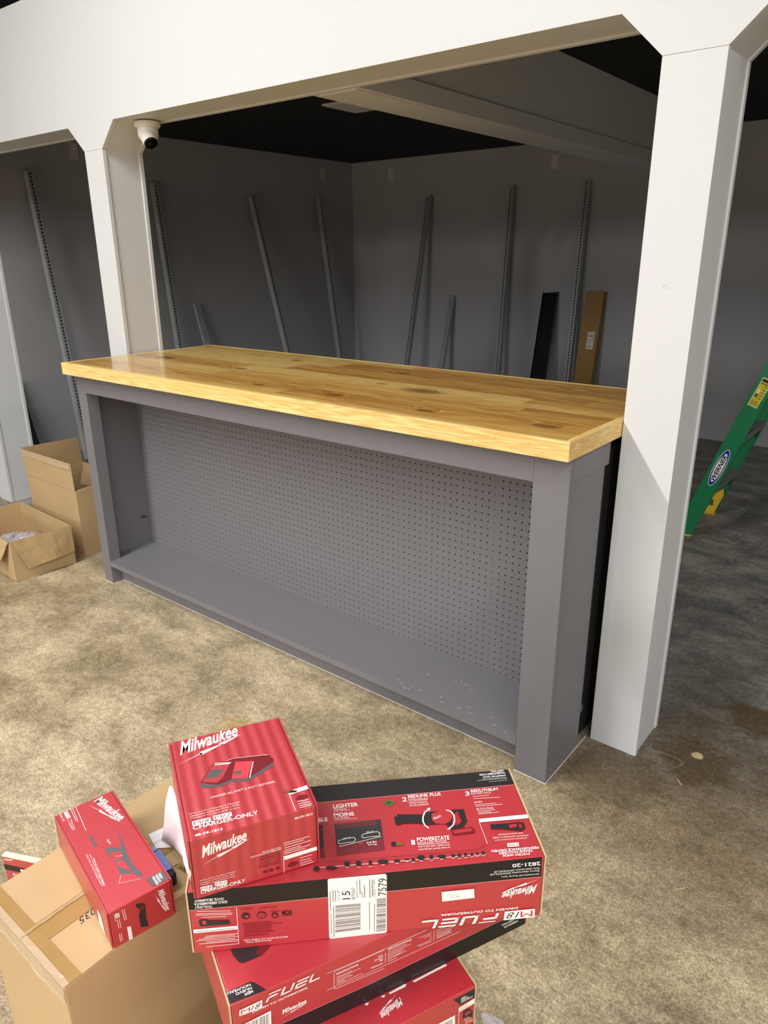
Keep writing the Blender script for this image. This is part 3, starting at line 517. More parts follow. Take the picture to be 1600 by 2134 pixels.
  ('L','w',0.7,[[238.7,73.7],[265.2,71.8]]),
  ('L','w',0.7,[[238.7,70.2],[264.3,68.5]]),
  ('L','w',0.7,[[239.1,66.8],[271.8,68.8]]),
  ('L','w',0.7,[[239.0,63.7],[255.8,62.7]]),
  ('L','w',0.7,[[221.8,84.2],[230.9,83.5]]),
  ('L','w',0.7,[[216.3,79.4],[230.9,79.1]]),
  ('L','w',0.7,[[225.3,74.9],[230.8,75.1]]),
  ('L','w',0.7,[[225.3,71.6],[230.8,71.3]]),
  ('L','w',0.7,[[210.7,67.7],[230.8,66.2]]),
  ('L','w',0.7,[[293.7,82.5],[316.9,81.2]]),
  ('L','w',0.7,[[301.4,78.3],[315.4,77.9]]),
  ('L','w',0.7,[[313.1,74.2],[316.1,74.4]]),
  ('L','w',0.7,[[312.8,69.8],[316.1,70.3]]),
  ('L','w',0.7,[[290.0,67.7],[316.2,66.8]]),
  ('L','w',0.7,[[293.9,64.4],[316.3,63.4]]),
  ('L','w',0.7,[[324.4,80.5],[348.6,80.1]]),
  ('L','w',0.7,[[324.4,77.1],[358.9,72.3]]),
  ('L','w',0.7,[[324.5,73.7],[352.9,69.8]]),
  ('L','w',0.7,[[325.0,70.0],[353.0,67.5]]),
  ('L','w',0.7,[[324.7,66.8],[351.0,65.6]]),
  ('L','w',0.7,[[325.5,64.0],[353.1,62.8]]),
  ('G','w',[[10.5,103.9],[43.0,103.9],[42.0,89.3],[9.5,93.0]]),
  ('T','M','r',[11.9,94.6],[24.8,93.4],[12.6,102.0],'n'),
  ('T','18','k',[25.8,93.3],[39.9,92.0],[26.4,101.7],'i'),
  ('T','#FUEL','w',[47.1,95.7],[128.6,94.5],[50.1,109.3],''),
  ('T','DRIVEN TO OUTPERFORM.','w',[28.0,87.5],[110.3,85.9],[27.5,91.4],'b'),
  ('M','w',[70.1,58.0],[107.2,58.9],[68.8,67.7]),
  ('G','w',[[7.8,74.2],[53.8,76.4],[52.7,38.2],[5.6,45.2]]),
  ('Q','k',26,[[11.0,72.6],[51.0,73.0],[49.8,40.1],[9.0,45.3]]),
  ('T','SPECIFICATIONS','w',[154.8,85.6],[189.8,84.8],[154.5,89.4],'b'),
  ('L','w',0.7,[[154.6,81.6],[179.3,80.4]]),
  ('L','w',0.7,[[154.5,78.7],[193.0,77.4]]),
  ('L','w',0.7,[[154.4,75.4],[177.3,74.4]]),
  ('L','w',0.7,[[154.4,72.5],[180.1,71.0]]),
  ('L','w',0.7,[[154.3,69.7],[167.4,69.2]]),
  ('L','w',0.7,[[154.2,66.8],[196.4,65.6]]),
  ('L','w',0.7,[[223.1,82.2],[231.2,81.3]]),
  ('L','w',0.7,[[216.0,78.1],[231.1,77.1]]),
  ('L','w',0.7,[[225.0,73.7],[231.1,73.5]]),
  ('L','w',0.7,[[210.8,66.4],[231.1,65.3]]),
  ('L','w',0.7,[[233.3,91.9],[152.7,94.7],[150.7,91.1],[150.2,62.8],[152.0,59.8],[233.0,54.2]])],
 'E_top':[('G','k2',[[-4.4,22.0],[34.7,22.3],[39.1,18.4],[50.6,0.2],[-4.6,4.0]]),
  ('T','NEW','w',[32.6,9.9],[20.6,9.8],[33.2,5.2],'b'),
  ('T','NUEVO','w',[32.7,14.7],[10.1,15.6],[33.2,10.7],'b'),
  ('T','NOUVEAU','w',[32.7,20.1],[0.2,21.5],[33.2,16.1],'b'),
  ('G','k2',[[23.1,82.1],[23.9,72.0],[28.7,57.7],[33.9,54.4],[58.9,53.9],[55.1,62.0],[60.3,64.1],[63.3,73.6],[24.8,91.2]]),
  ('G','dr',[[55.9,61.6],[59.5,53.2],[73.8,60.4],[80.8,64.6],[63.3,73.6]])],
 'F_top':[('M','w',[216.4,38.3],[176.9,29.4],[216.9,25.5]),
  ('G','w',[[246.4,51.5],[248.5,48.3],[309.1,48.8],[308.0,52.5]]),
  ('G','w',[[204.1,51.6],[205.5,48.8],[232.0,48.3],[236.1,51.2],[232.6,53.0]]),
  ('G','w',[[190.6,50.8],[195.0,48.5],[198.3,51.3],[193.4,52.7]]),
  ('G','w',[[163.2,51.6],[166.5,49.0],[170.6,51.6],[165.9,53.5]]),
  ('L','p',0.9,[[205.1,-1.9],[293.7,-6.4],[328.3,-2.9]])],
 'F_front':[('G','k2',[[290.6,142.9],[330.6,142.9],[331.4,124.0],[303.7,123.4]]),
  ('T','NEW','w',[304.7,134.8],[313.9,134.9],[304.2,138.6],'b'),
  ('T','NUEVO','w',[304.8,131.2],[318.9,131.1],[304.3,134.5],'b'),
  ('T','NOUVEAU','w',[305.0,127.3],[326.4,127.1],[304.5,130.7],'b'),
  ('G','w',[[300.4,119.3],[331.5,122.5],[332.8,111.2],[300.8,109.6]]),
  ('L','w',0.8,[[300.8,109.6],[301.7,71.0]]),
  ('L','r',0.8,[[303.0,115.3],[319.5,116.0]]),
  ('L','r',0.8,[[303.1,112.9],[317.2,112.7]]),
  ('G','k2',[[309.0,104.8],[315.4,107.4],[322.6,105.0],[325.0,97.0],[328.1,95.0],[326.5,83.9],[308.9,91.0],[309.6,99.7]]),
  ('G','r',[[312.6,100.1],[320.7,100.9],[325.1,94.5],[313.8,94.0]]),
  ('G','w',[[258.7,109.0],[293.8,108.4],[295.2,75.3],[259.2,87.3]]),
  ('Q','k',22,[[265.7,102.5],[289.0,103.4],[290.6,76.0],[266.2,80.2]]),
  ('G','k2',[[326.2,66.8],[334.3,66.7],[334.7,56.5],[326.6,57.0]]),
  ('L','w',0.9,[[311.0,87.9],[321.3,87.3]]),
  ('L','w',0.9,[[312.2,84.0],[325.6,82.1]]),
  ('L','w',0.9,[[313.3,80.4],[328.4,77.8]]),
  ('L','w',0.9,[[314.5,76.7],[329.0,74.5]])],
 'C_top':[('M','w',[66.8,271.9],[87.2,188.2],[83.9,280.3]),
  ('G','w',[[20.2,278.6],[20.3,256.8],[13.1,257.4],[13.4,277.4]]),
  ('T','M','r',[14.6,276.2],[14.5,268.0],[19.1,276.9],'n'),
  ('T','18','k',[14.4,267.4],[14.3,258.7],[19.0,267.6],'i'),
  ('T','2626-20','w',[5.8,281.4],[5.9,255.4],[9.0,280.6],''),
  ('T','TOOL-ONLY','w',[17.4,253.0],[14.6,218.7],[19.8,252.8],''),
  ('T','SOLO HERRAMIENTA','w',[12.6,253.4],[11.9,220.9],[15.0,253.2],''),
  ('G','g4',[[30.6,191.0],[35.1,186.5],[33.8,169.6],[36.0,161.7],[33.4,155.6],[29.4,154.9],[30.2,164.4]]),
  ('G','r',[[36.9,165.9],[72.4,161.6],[71.8,138.3],[68.4,122.7],[46.9,136.5],[36.8,148.8],[34.4,156.9]]),
  ('G','g4',[[72.4,161.6],[74.2,155.0],[73.2,134.2],[69.2,102.2],[67.5,72.6],[72.3,44.3],[68.3,35.4],[62.6,35.8],[60.9,55.5],[59.8,86.6],[63.0,111.2],[70.3,137.5]]),
  ('G','g4',[[42.8,141.9],[59.2,130.4],[66.9,121.9],[62.0,92.5],[57.4,86.6],[58.4,61.3],[57.5,52.8],[43.0,63.6],[46.0,84.6],[46.3,101.5],[42.6,124.1]]),
  ('G','r',[[47.3,124.2],[62.3,115.8],[60.2,103.7],[56.5,97.0],[46.3,101.5],[45.9,113.5]]),
  ('G','r2',[[47.1,97.1],[58.1,91.8],[57.7,65.6],[48.7,82.4]]),
  ('G','r2',[[44.2,63.7],[58.1,54.2],[68.3,36.6],[64.0,36.4],[35.1,48.4]]),
  ('L','w',0.5,[[43.5,63.2],[34.4,48.3],[66.7,34.3]]),
  ('L','g4',0.8,[[49.2,122.6],[47.9,117.8]]),
  ('L','w',0.6,[[51.4,109.0],[61.1,104.2]]),
  ('T','Milwaukee','w',[51.3,157.3],[53.0,143.6],[55.6,157.8],'i'),
  ('T','FOR ALL M18™ BATTERIES','w',[18.8,130.1],[13.3,60.3],[20.9,129.5],'b'),
  ('T','PARA TODAS LAS BATERÍAS M18™','w',[16.4,142.6],[12.2,58.4],[18.6,142.3],''),
  ('T','TOUTES LES BATTERIES M18™','w',[11.9,147.5],[9.4,60.7],[14.1,147.2],''),
  ('G','g4',[[72.3,27.8],[101.4,27.3],[103.0,3.2],[76.5,6.4]]),
  ('T','NEW','w',[93.1,25.3],[92.3,12.1],[97.2,24.9],'b'),
  ('T','NUEVO','w',[87.8,25.2],[87.4,6.3],[92.0,25.1],'b'),
  ('T','NOUVEAU','w',[82.0,24.9],[81.8,4.2],[86.3,25.0],'b'),
  ('L','w',0.8,[[35.9,279.5],[31.2,204.1]]),
  ('L','w',0.8,[[30.2,278.7],[26.9,236.3]]),
  ('L','w',0.8,[[26.7,279.7],[24.6,239.9]])],
 'C_front':[('M','w',[80.0,68.1],[89.2,17.8],[91.0,67.9]),
  ('G','k2',[[42.9,66.2],[56.8,58.7],[58.0,49.6],[56.2,24.2],[58.4,13.6],[57.6,6.7],[45.6,13.5],[45.2,38.2],[48.9,50.2],[43.1,58.7]]),
  ('G','dr',[[48.7,57.7],[56.2,53.8],[55.7,45.4],[49.8,48.1]]),
  ('G','w',[[15.6,66.9],[15.7,57.3],[9.7,58.7],[9.9,68.9]]),
  ('T','M','r',[10.9,67.9],[10.8,63.8],[14.6,66.5],'n'),
  ('T','18','k',[10.8,63.5],[10.7,59.2],[14.6,62.4],'i'),
  ('G','w',[[24.2,29.9],[30.2,27.3],[30.4,-0.0],[24.1,0.8]]),
  ('T','2626-20','w',[7.7,68.3],[7.3,54.1],[9.5,67.5],''),
  ('L','w',0.8,[[21.0,69.6],[22.4,45.9]]),
  ('L','w',0.8,[[24.2,68.5],[25.2,45.3]]),
  ('L','w',0.8,[[11.5,55.4],[11.6,36.3]]),
  ('L','w',0.8,[[14.6,54.5],[14.8,35.2]]),
  ('L','w',0.8,[[10.9,25.2],[10.8,7.4]]),
  ('L','w',0.8,[[13.7,24.5],[13.8,8.1]])],
 'C_left':[('G','w',[[221.9,38.9],[240.1,37.3],[249.8,4.3],[237.4,2.0],[219.0,5.2]]),
  ('L','g',0.9,[[228.7,36.2],[243.3,7.4]]),
  ('L','g',0.9,[[233.9,36.3],[248.4,9.0]])],
 'H_front':[('M','w',[3.4,187.9],[28.5,192.0],[4.0,192.4]),
  ('G','k',[[0.3,175.2],[55.5,174.3],[52.6,159.8],[-0.2,158.2]]),
  ('G','w',[[44.1,169.7],[62.5,169.4],[61.4,164.0],[44.5,162.2]]),
  ('T','M18','k',[45.5,163.9],[53.6,164.4],[46.2,167.0],''),
  ('T','FUEL','w',[19.7,144.5],[38.4,141.7],[20.9,152.5],'b')],
}
# ================================================================ setting
fl = MB().box(-9, 9, -28, 6, -.05, 0).build('floor', floor_mat()); struct(fl)
XL, YB, ZC = -4.94, 4.874, 2.482
struct(MB().box(XL-.1, XL, .3, YB+.1, 0, ZC).build('wall_left', MGW))
struct(MB().box(XL-.1, 4.6, YB, YB+.1, 0, ZC).build('wall_back', MGW))
struct(MB().box(4.5, 4.6, .51, YB, 0, ZC).build('wall_right', MGW))
cl = MB().box(XL-.1, 4.6, .32, YB+.1, ZC, ZC+.1)
cl.box(-1.2, 1, 1, 1.05, ZC+.02, ZC+.05); struct(cl.build('ceiling', MBLK))
struct(MB().box(-9, 9, -28, 6, 4.3, 4.4).build('ceiling_hall', mat('hall_ceiling_black', '0A0A0B', .9)))
# fascia above the openings, front board with bevelled corners
F0, F1, F2, F3 = .297, .316, .486, .505
ZB, ZK, ZT, CH = 2.094, 1.988, 2.642, .112
colx = [(-4.19, -4.035), (-2.603, -2.457), (.0166, .1707)]
def arcade(y0, y1, zb, top, dx=0):
    """board with openings between columns, corners bevelled"""
    m = MB(); xs = []
    for (a, b), (c, e) in zip(colx[:-1], colx[1:]): xs.append((b, c))
    xs.append((colx[-1][1], 4.4)); xs.append((-4.94, colx[0][0])); xs.sort()
    for a, b in colx: m.box(a, b, y0, y1, ZK, zb)
    m.box(-7.5, 7.5 if dx == 0 else 4.5, y0, y1, zb, top)
    for a, b in xs:
        if b-a < .3 or (a < -4.9):
            m.box(a, b, y0, y1, ZK, zb); continue
        m.prism([(a, y0, ZK), (a+CH, y0, zb), (a, y0, zb)], (0, y1-y0, 0))
        m.prism([(b, y0, ZK), (b, y0, zb), (b-CH, y0, zb)], (0, y1-y0, 0))
    return m
m = arcade(F0, F1, ZB, ZT)
struct(m.build('wall_front', MW))
m = MB()                     # core of the beam with bevel soffits, set 4 mm back from the boards
g = .005
def arc_core(m, y0, y1, top, xl, xr):
    for a, b in colx: m.box(a+g, b-g, y0, y1, ZK+.0005, ZB+g)
    m.box(xl, xr, y0, y1, ZB+g, top)
    for a, b in ((colx[0][1], colx[1][0]), (colx[1][1], colx[2][0]), (colx[2][1], 4.4)):
        a -= g; b += g
        m.prism([(a, y0, ZK), (a+CH, y0, ZB+g), (a, y0, ZB+g)], (0, y1-y0, 0)); m.prism([(b, y0, ZK), (b, y0, ZB+g), (b-CH, y0, ZB+g)], (0, y1-y0, 0))
arc_core(m, F1, F2, ZC, -4.94, 4.5); struct(m.build('trim_1', MW))
struct(arcade(F2, F3, ZB, ZC-.001, 1).build('trim_2', MW))
# header running back from the beam
m = MB(); m.box(-1.355, -1.13, F3, YB, ZB, ZB+.072); m.box(-1.34, -1.145, F3, YB, ZB+.072, ZC)
m.box(-1.335, -1.15, F3+.01, YB, ZB-.004, ZB)
m.box(-1.1448, -1.1442, 2.42, 2.424, ZB+.09, ZC-.03)
struct(m.build('trim_3', MW))
cn = ['white square column at the far left edge behind the low open carton', 'white square column at the left end of the pine counter top', 'white square column at the right end of the grey counter, beside the ladder']
for (a, b), lab in zip(colx, cn):
    c = thing('column', ((a+b)/2, (F0+F3)/2, 0), lab, 'column', 'white columns of the timber arcade')
    MB().box(a, b, F0, F1, 0, ZK-.0006).build('front_board', MW, c, bevel=.0012)
    MB().box(a+g, b-g, F1, F2, 0, ZK).build('post', MW, c)
    MB().box(a, b, F2, F3, 0, ZK-.0006).build('back_board', MW, c, bevel=.0012)
# faint scuffs
m = MB()
for x, z, w_, a_ in ((.088, 1.452, .012, -.3), (.094, 1.447, .006, -.2)):
    m.box(-w_/2, w_/2, 0, .0004, -.0006, .0006, M=Matrix.Translation((x, F0-.0003, z)) @ Matrix.Rotation(a_, 4, 'Y'))
tag(m.build('scuff_mark', mat('scuff', '9C958C', .6)), 'small grey scuff mark on the front of the right white column', 'mark')
# ceiling vent
v = thing('ceiling_vent', (-2.8, 2.45, ZC), 'white air vent in the black ceiling, half hidden by the beam', 'vent')
MB().box(-2.95, -2.65, 2.27, 2.62, ZC-.012, ZC).build('frame', MWB, v, bevel=.003)
m = MB()
for i in range(7): m.box(-2.93, -2.67, 2.295+i*.044, 2.315+i*.044, ZC-.018, ZC-.012)
m.build('slats', MPLATE, v)
# outlets
def outlet(wall, a, z, lab):
    if wall == 'L': c = (XL, a, z); B = lambda m, d0, d1, w, z0, z1, o=0: m.box(XL+d0, XL+d1, a-w+o, a+w+o, z+z0, z+z1)
    else: c = (a, YB, z); B = lambda m, d0, d1, w, z0, z1, o=0: m.box(a-w+o, a+w+o, YB-d1, YB-d0, z+z0, z+z1)
    t = thing('outlet', c, lab, 'outlet', 'white wall outlets high on the grey walls')
    m = MB(); B(m, 0, .007, .036, -.062, .062); m.build('cover_plate', MPLATE, t, bevel=.003)
    m = MB(); B(m, .007, .009, .017, .008, .038); m.build('socket', MWB, t, bevel=.002)
    m = MB(); B(m, .007, .009, .017, -.038, -.008); m.build('socket', MWB, t, bevel=.002)
    for zz in (.012, -.034):
        for o in (-.007, .007): m = MB(); B(m, .009, .0095, .0015, zz+.006, zz+.018, o); m.build('slot', MDK, t)
outlet('L', 1.615, 2.305, 'outlet plate on the grey left wall, just under the beam in the left bay')
outlet('L', 4.40, 2.345, 'outlet plate near the far room corner, on the left wall')
outlet('B', -4.40, 2.330, 'outlet plate near the far room corner, on the back wall')
outlet('B', -2.528, 2.318, 'outlet plate on the back wall right of centre, under the white header')
# ================================================================ counter
L_, H_, T_ = 2.4232, 1.0349, .0514
I = .0254
cab = thing('display_counter', (-L_/2, .15, 0), 'long grey painted counter cabinet with an open front lined with pegboard', 'counter')
m = MB()
m.box(-.1063, 0, 0, .02, 0, H_); m.build('stile', MCAB, cab, bevel=.0015)
MB().box(-L_, -L_+.0656, 0, .02, 0, H_).build('stile', MCAB, cab, bevel=.0015)
MB().box(-L_+.0656, -.1063, 0, .02, .9494, H_).build('top_rail', MCAB, cab, bevel=.0015)
m = MB(); m.box(-.003, 0, .02, .045, 0, H_); m.box(-.003, 0, .045, .262, .96, H_); m.box(-.02, -.003, .02, .238, 0, H_); m.build('side_panel', MCAB, cab)
MB().box(-.034, -.022, .06, .79, 0, H_-.002).build('recess_shade_panel', mat('recess_shade_black', '060606', .9), cab)  # added black panel, its colour stands in for shade in the open recess
MB().box(-L_, -L_+.006, .02, .79, 0, H_).build('side_panel', MCAB, cab)
MB().box(-L_+.006, -L_+.0656, .02, .058, 0, H_-.002).build('cleat', MCAB, cab, bevel=.001)
MB().box(-.1063, -.02, .02, .058, 0, H_-.002).build('cleat', MCAB, cab, bevel=.001)
m = MB(); m.box(-L_+.0656, -.1063, -.001, .0200, .0925, .1165); m.box(-L_+.006, -.02, .0200, .30, .0925, .1165); m.build('bottom_shelf', MCAB, cab)
MB().box(-L_+.0656, -.1063, .058, .075, 0, .0925).build('toe_kick', MCAB, cab)
MB().box(-L_+.006, -.02, .33, .345, 0, H_-.002).build('back_panel', MDK, cab)
MB().box(-L_+.006, -.02, .76, .79, 0, H_-.002).build('rear_panel', MCAB, cab)
# pegboard with real holes
def pegboard():
    y = .2869; th = .005; hx = -.2778+I*6; xe = [hx+.5*I-i*I for i in range(0, 200)]
    x_hi = -.02; x_lo = -L_+.0065; z_lo = .1165; z_hi = H_-.003
    m = MB(); ncol = 0
    k0 = int(math.floor((x_hi-(-.2778))/I)); cols = []
    k = k0
    while -.2778+k*I > x_lo+.3*I: cols.append(-.2778+k*I); k -= 1
    rows = []; k = 0
    while .1228+.0015+k*I < z_hi-.3*I: rows.append(.1228+.0015+k*I); k += 1
    R = .0031; n = 8
    ang = [math.pi/8+i*math.pi/4 for i in range(8)]
    for ci, cx_ in enumerate(cols):
        a = cx_-I/2 if ci < len(cols)-1 else x_lo; b = cx_+I/2 if ci else x_hi
        for ri, cz_ in enumerate(rows):
            c = cz_-I/2 if ri else z_lo; e = cz_+I/2 if ri < len(rows)-1 else z_hi
            corners = [(b, e), (a, e), (a, c), (b, c)]
            ring = [(cx_+R*math.cos(t), cz_+R*math.sin(t)) for t in [math.pi/8+i*math.pi/4 for i in range(8)]]
            # ring index 0..7 at 22.5.. ; quadrant corners: between 0,1 top-right etc.
            vs = [(p[0], y, p[1]) for p in corners]+[(p[0], y, p[1]) for p in ring]+[(p[0], y+th, p[1]) for p in ring]
            fs = []
            for q in range(4):
                i0 = 4+(2*q) % 8; i1 = 4+(2*q+1) % 8; i2 = 4+(2*q+2) % 8
                fs.append((q, i0, i1)); fs.append((q, i1, i2, (q+1) % 4))
            fs += [(4+i, 4+(i+1) % 8, 12+(i+1) % 8, 12+i) for i in range(8)]
            m.add(vs, fs)
    return m
pb = pegboard().build('pegboard', MCAB, cab)
for i in range(6): MB().box(-.2778-4*I-.4064*i-.019, -.2778-4*I-.4064*i+.019, .2925, .329, .12, 1.0).build('stud', mat('pale_stud', 'E6DCC8', .6), cab)
# bare screw heads and white paint chips on the shelf and down one pegboard column
m = MB()
for i in range(26):
    x = -.62+random.random()*.48; yy = .004+random.random()*.05+(.12 if random.random() < .15 else 0); w_ = .003+random.random()*.012
    m.box(x, x+w_, yy, yy+.0012, .1165, .1169)
for i in range(10): x = -2.2+random.random()*1.6; yy = .03+random.random()*.2; m.box(x, x+.003, yy, yy+.002, .1165, .1169)
m.build('paint_chips', mat('paint_chip_white', 'BDBDBD', .5), cab)['kind'] = 'stuff'
m = MB()
for q_ in ((-L_-.002, -L_+.066, -.0015, .0), (-.107, 0.002, -.0015, .0), (-L_+.07, -.11, .0565, .058), (0, .002, 0, .3)):
    MB().box(*q_, 0, .0015).build('caulk_line', MWB, cab)
m = MB(); m.box(-L_+.0061, -L_+.0066, .235, .268, .262, .268); m.box(-L_+.0061, -L_+.0066, .24, .262, .272, .276)
m.build('side_mark', MDK, cab)
# pine top
top = thing('countertop', (-L_/2, .37, H_), 'glossy knotty pine plank top on the grey counter', 'countertop')
X0, X1, Y0, Y1 = -L_-.0213, .0139, -.0497, .799
MB().box(X0+.019, X1-.019, Y0+.019, Y1-.019, H_+.0005, H_+T_).build('plank_surface', MWOOD, top)
ew = .019
MB().prism([(X0, Y0, H_), (X1, Y0, H_), (X1-ew, Y0+ew, H_), (X0+ew, Y0+ew, H_)], (0, 0, T_+.0004)).build('front_edging', MEDGE, top, bevel=.0015)
MB().prism([(X1, Y0, H_), (X1, Y1, H_), (X1-ew, Y1-ew, H_), (X1-ew, Y0+ew, H_)], (0, 0, T_+.0004)).build('side_edging', MEDGE2, top, bevel=.0015)
MB().prism([(X0, Y0, H_), (X0+ew, Y0+ew, H_), (X0+ew, Y1-ew, H_), (X0, Y1, H_)], (0, 0, T_+.0004)).build('side_edging', MEDGE2, top, bevel=.0015)
MB().prism([(X0, Y1, H_), (X0+ew, Y1-ew, H_), (X1-ew, Y1-ew, H_), (X1, Y1, H_)], (0, 0, T_+.0004)).build('back_edging', MEDGE, top, bevel=.0015)
m = MB()
for x, z in ((-.62, .035), (-.5, .03), (-.4, .012), (-.3, .03), (-.27, .014), (-.2, .034), (-.15, .013), (-.1, .034), (-.06, .015), (-.8, .03), (-.9, .02), (-.7, .012), (-1.3, .03), (-1.7, .02)):
    MB().cyl((x, Y0-.0003, H_+z), (x, Y0+.001, H_+z), .0011, n=8).build('nail_hole', MBAR, top)
# ================================================================ security camera
c = Vector((-2.295, .432, ZB))
sc = thing('security_camera', c, 'white turret security camera with a black lens under the left end of the beam', 'camera')
def lathe(prof, c, n=32, m=None):
    q = MB(); vs = []; fs = []
    for r_, z in prof:
        vs += [(c[0]+r_*math.cos(2*math.pi*i/n), c[1]+r_*math.sin(2*math.pi*i/n), c[2]+z) for i in range(n)]
    for k in range(len(prof)-1): fs += [(k*n+i, k*n+(i+1) % n, (k+1)*n+(i+1) % n, (k+1)*n+i) for i in range(n)]
    return q.add(vs, fs)
lathe([(.0, 0), (.054, 0), (.056, -.004), (.056, -.016), (.052, -.022), (.047, -.023), (.0, -.023)], c).build('base', MWB, sc, smooth=False)
lathe([(.044, -.023), (.045, -.04), (.044, -.056), (.036, -.072), (.022, -.082), (.0, -.086)], c).build('housing', MWB, sc, smooth=True)
look = Vector((.55, -.10, -.66)).normalized(); hc = c+Vector((.008, -.012, -.052))
MB().cyl(hc, hc+look*.046, .034, .0325, 32).build('barrel', MWB, sc, bevel=.004, seg=3)
ln = MB().cyl(hc+look*.0465, hc+look*.0535, .0305, .029, 32).build('lens_cover', mat('gloss_black', '0A0A0A', .08), sc, bevel=.002)
MB().cyl(hc+look*.0537, hc+look*.056, .011, .009, 24).build('lens', mat('lens_glass', '15171C', .03), ln)
# ================================================================ slotted uprights
def orient(p0, p1, out):
    """frame: z along p0->p1, y = outwards-normal"""
    a = (Vector(p1)-Vector(p0)); Lh = a.length; a.normalize(); o = (Vector(out)-a*a.dot(Vector(out))).normalized(); s = o.cross(a)
    M = Matrix(((s.x, o.x, a.x, p0[0]), (s.y, o.y, a.y, p0[1]), (s.z, o.z, a.z, p0[2]), (0, 0, 0, 1))); return M, Lh
def upright(p0, p1, out, lab, grp, w=.045, dep=.052, plain=False):
    M, Lh = orient(p0, p1, out); t = thing('slotted_upright', p0, lab, 'metal upright', grp)
    h = w/2
    if plain:
        m = MB().box(-h, h, -dep, 0, 0, Lh, M=M); m.build('channel', MSTEEL, t)
        MB().box(-h*.2, h*.2, 0, .006, 0, Lh, M=M).build('centre_rib', MSTEEL, t)
        MB().box(-h, -h+.006, 0, .006, 0, Lh, M=M).build('edge_lip', MSTEEL, t); MB().box(h-.006, h, 0, .006, 0, Lh, M=M).build('edge_lip', MSTEEL, t)
        return t
    prof = [(-h, -dep), (-h, -dep*.7), (-h, -dep*.25), (-h, 0), (-.0058, 0), (.0058, 0), (h, 0), (h, -dep*.25), (h, -dep*.7), (h, -dep)]
    n = int(Lh/.0254); zs = [0]
    for i in range(1, n): zs += [i*.0254, i*.0254+.016]
    zs.append(Lh); vs = [M @ Vector((p[0], p[1], z_)) for z_ in zs for p in prof]; fs = []; k = len(prof)
    for j in range(len(zs)-1):
        for i in range(k-1):
            if i == 4 and j % 2: continue                     # slot
            fs.append((j*k+i, j*k+i+1, (j+1)*k+i+1, (j+1)*k+i))
    MB().add(vs, fs).build('slotted_channel', MSTEEL, t)
    MB().box(-h+.002, h-.002, -.012, -.009, .002, Lh-.002, M=M).build('slot_shade_strip', MBLK, t)  # added black strip that paints the shade seen through the slots
    return t
GL = 'slotted metal uprights leaning on the left wall'; GB = 'slotted metal uprights leaning on the back wall'
dd = .07
upright((-4.60, 1.2, .01), (-4.86, 1.2, 2.13), (1, 0, 0), 'long slotted metal upright leaning on the left wall, seen through the left bay', GL)
upright((-4.66, 2.27, .01), (-4.87, 2.27, 2.12), (1, 0, 0), 'long slotted metal upright partly behind the left white column', GL)
upright((-4.32, 3.36, .01), (-4.86, 3.34, 2.08), (1, 0, 0), 'long metal upright leaning on the left wall, the most tilted of them', GL)
upright((-4.55, 4.27, .01), (-4.87, 4.28, 2.12), (1, 0, 0), 'long metal upright on the left wall, nearest the room corner', GL)
upright((-4.58, 2.62, .01), (-4.90, 2.61, 1.13), (1, 0, 0), 'short metal rail leaning on the left wall, top just above the counter', GL, w=.055, dep=.03, plain=True)
upright((-3.858, 4.31, .01), (-3.870, 4.80, 2.10), (0, -1, 0), 'long slotted upright on the back wall, nearest the room corner', GB)
upright((-2.897, 4.61, .01), (-2.921, 4.80, 2.14), (0, -1, 0), 'long slotted upright on the back wall, middle of the three tall ones', GB)
upright((-2.153, 4.62, .01), (-2.173, 4.80, 2.14), (0, -1, 0), 'long slotted upright on the back wall between black channel and long carton', GB)
upright((-3.54, 4.50, .01), (-3.573, 4.84, 1.14), (0, -1, 0), 'short metal rail leaning on the back wall, left of the middle tall upright', GB, w=.05, dep=.03, plain=True)
# black channel and long carton
M, Lh = orient((-2.375, 4.41, .01), (-2.467, 4.83, 1.20), (0, -1, 0))
t = thing('black_channel', (-2.375, 4.41, .01), 'dark black metal channel leaning on the back wall', 'metal channel')
m = MB(); m.box(-.075, .075, -.028, -.022, 0, Lh, M=M); m.build('web', MBAR, t)
m = MB(); m.box(-.075, -.07, -.028, 0, 0, Lh, M=M); m.build('lip', MBAR, t, bevel=.001)
m = MB(); m.box(.07, .075, -.028, 0, 0, Lh, M=M); m.build('lip', MBAR, t, bevel=.001)
M, Lh = orient((-2.01, 4.64, .01), (-2.005, 4.81, 1.215), (0, -1, 0))
t = thing('long_carton', (-2.01, 4.64, .01), 'tall narrow brown carton with a white label leaning on the back wall', 'carton')
MB().box(-.085, .085, -.045, .02, 0, Lh, M=M).build('body', mat('brown_carton', 'A57E48', .7, var=.05), t, bevel=.002)
MB().box(-.055, .012, .0202, .0208, Lh-.51, Lh-.355, M=M).build('shipping_label', mat('label_grey_white', 'D8D6D2', .5), t)
m = MB()
for z, a, b in ((.395, -.045, .0), (.40, -.04, .0), (.388, -.045, -.005), (.43, -.045, .0), (.45, -.03, .0), (.492, -.045, -.035), (.492, -.028, -.002), (.486, -.028, -.002), (.48, -.02, -.01)):
    MB().box(a, b, .0208, .0211, Lh-z, Lh-z+.003, M=M).build('printed_line', P['g'], t)
m = MB(); 
for i in range(9): x = -.08+i*.018; m.box(x, x+.012, -.03, .015, Lh, Lh+.004+random.random()*.008, M=M)
m.build('torn_end', MKRAFT, t)
# black board leaning behind the far-left column
m = MB(); e = [Vector((-4.765, .915, .0)), Vector((-4.90, .873, .66)), Vector((-4.9, .55, .66)), Vector((-4.765, .55, 0))]
m.prism(e, (.012, 0, .003))
tag(m.build('leaning_board', mat('black_board', '0A0A0A', .7)), 'black board leaning on the left wall behind the far-left column', 'board')
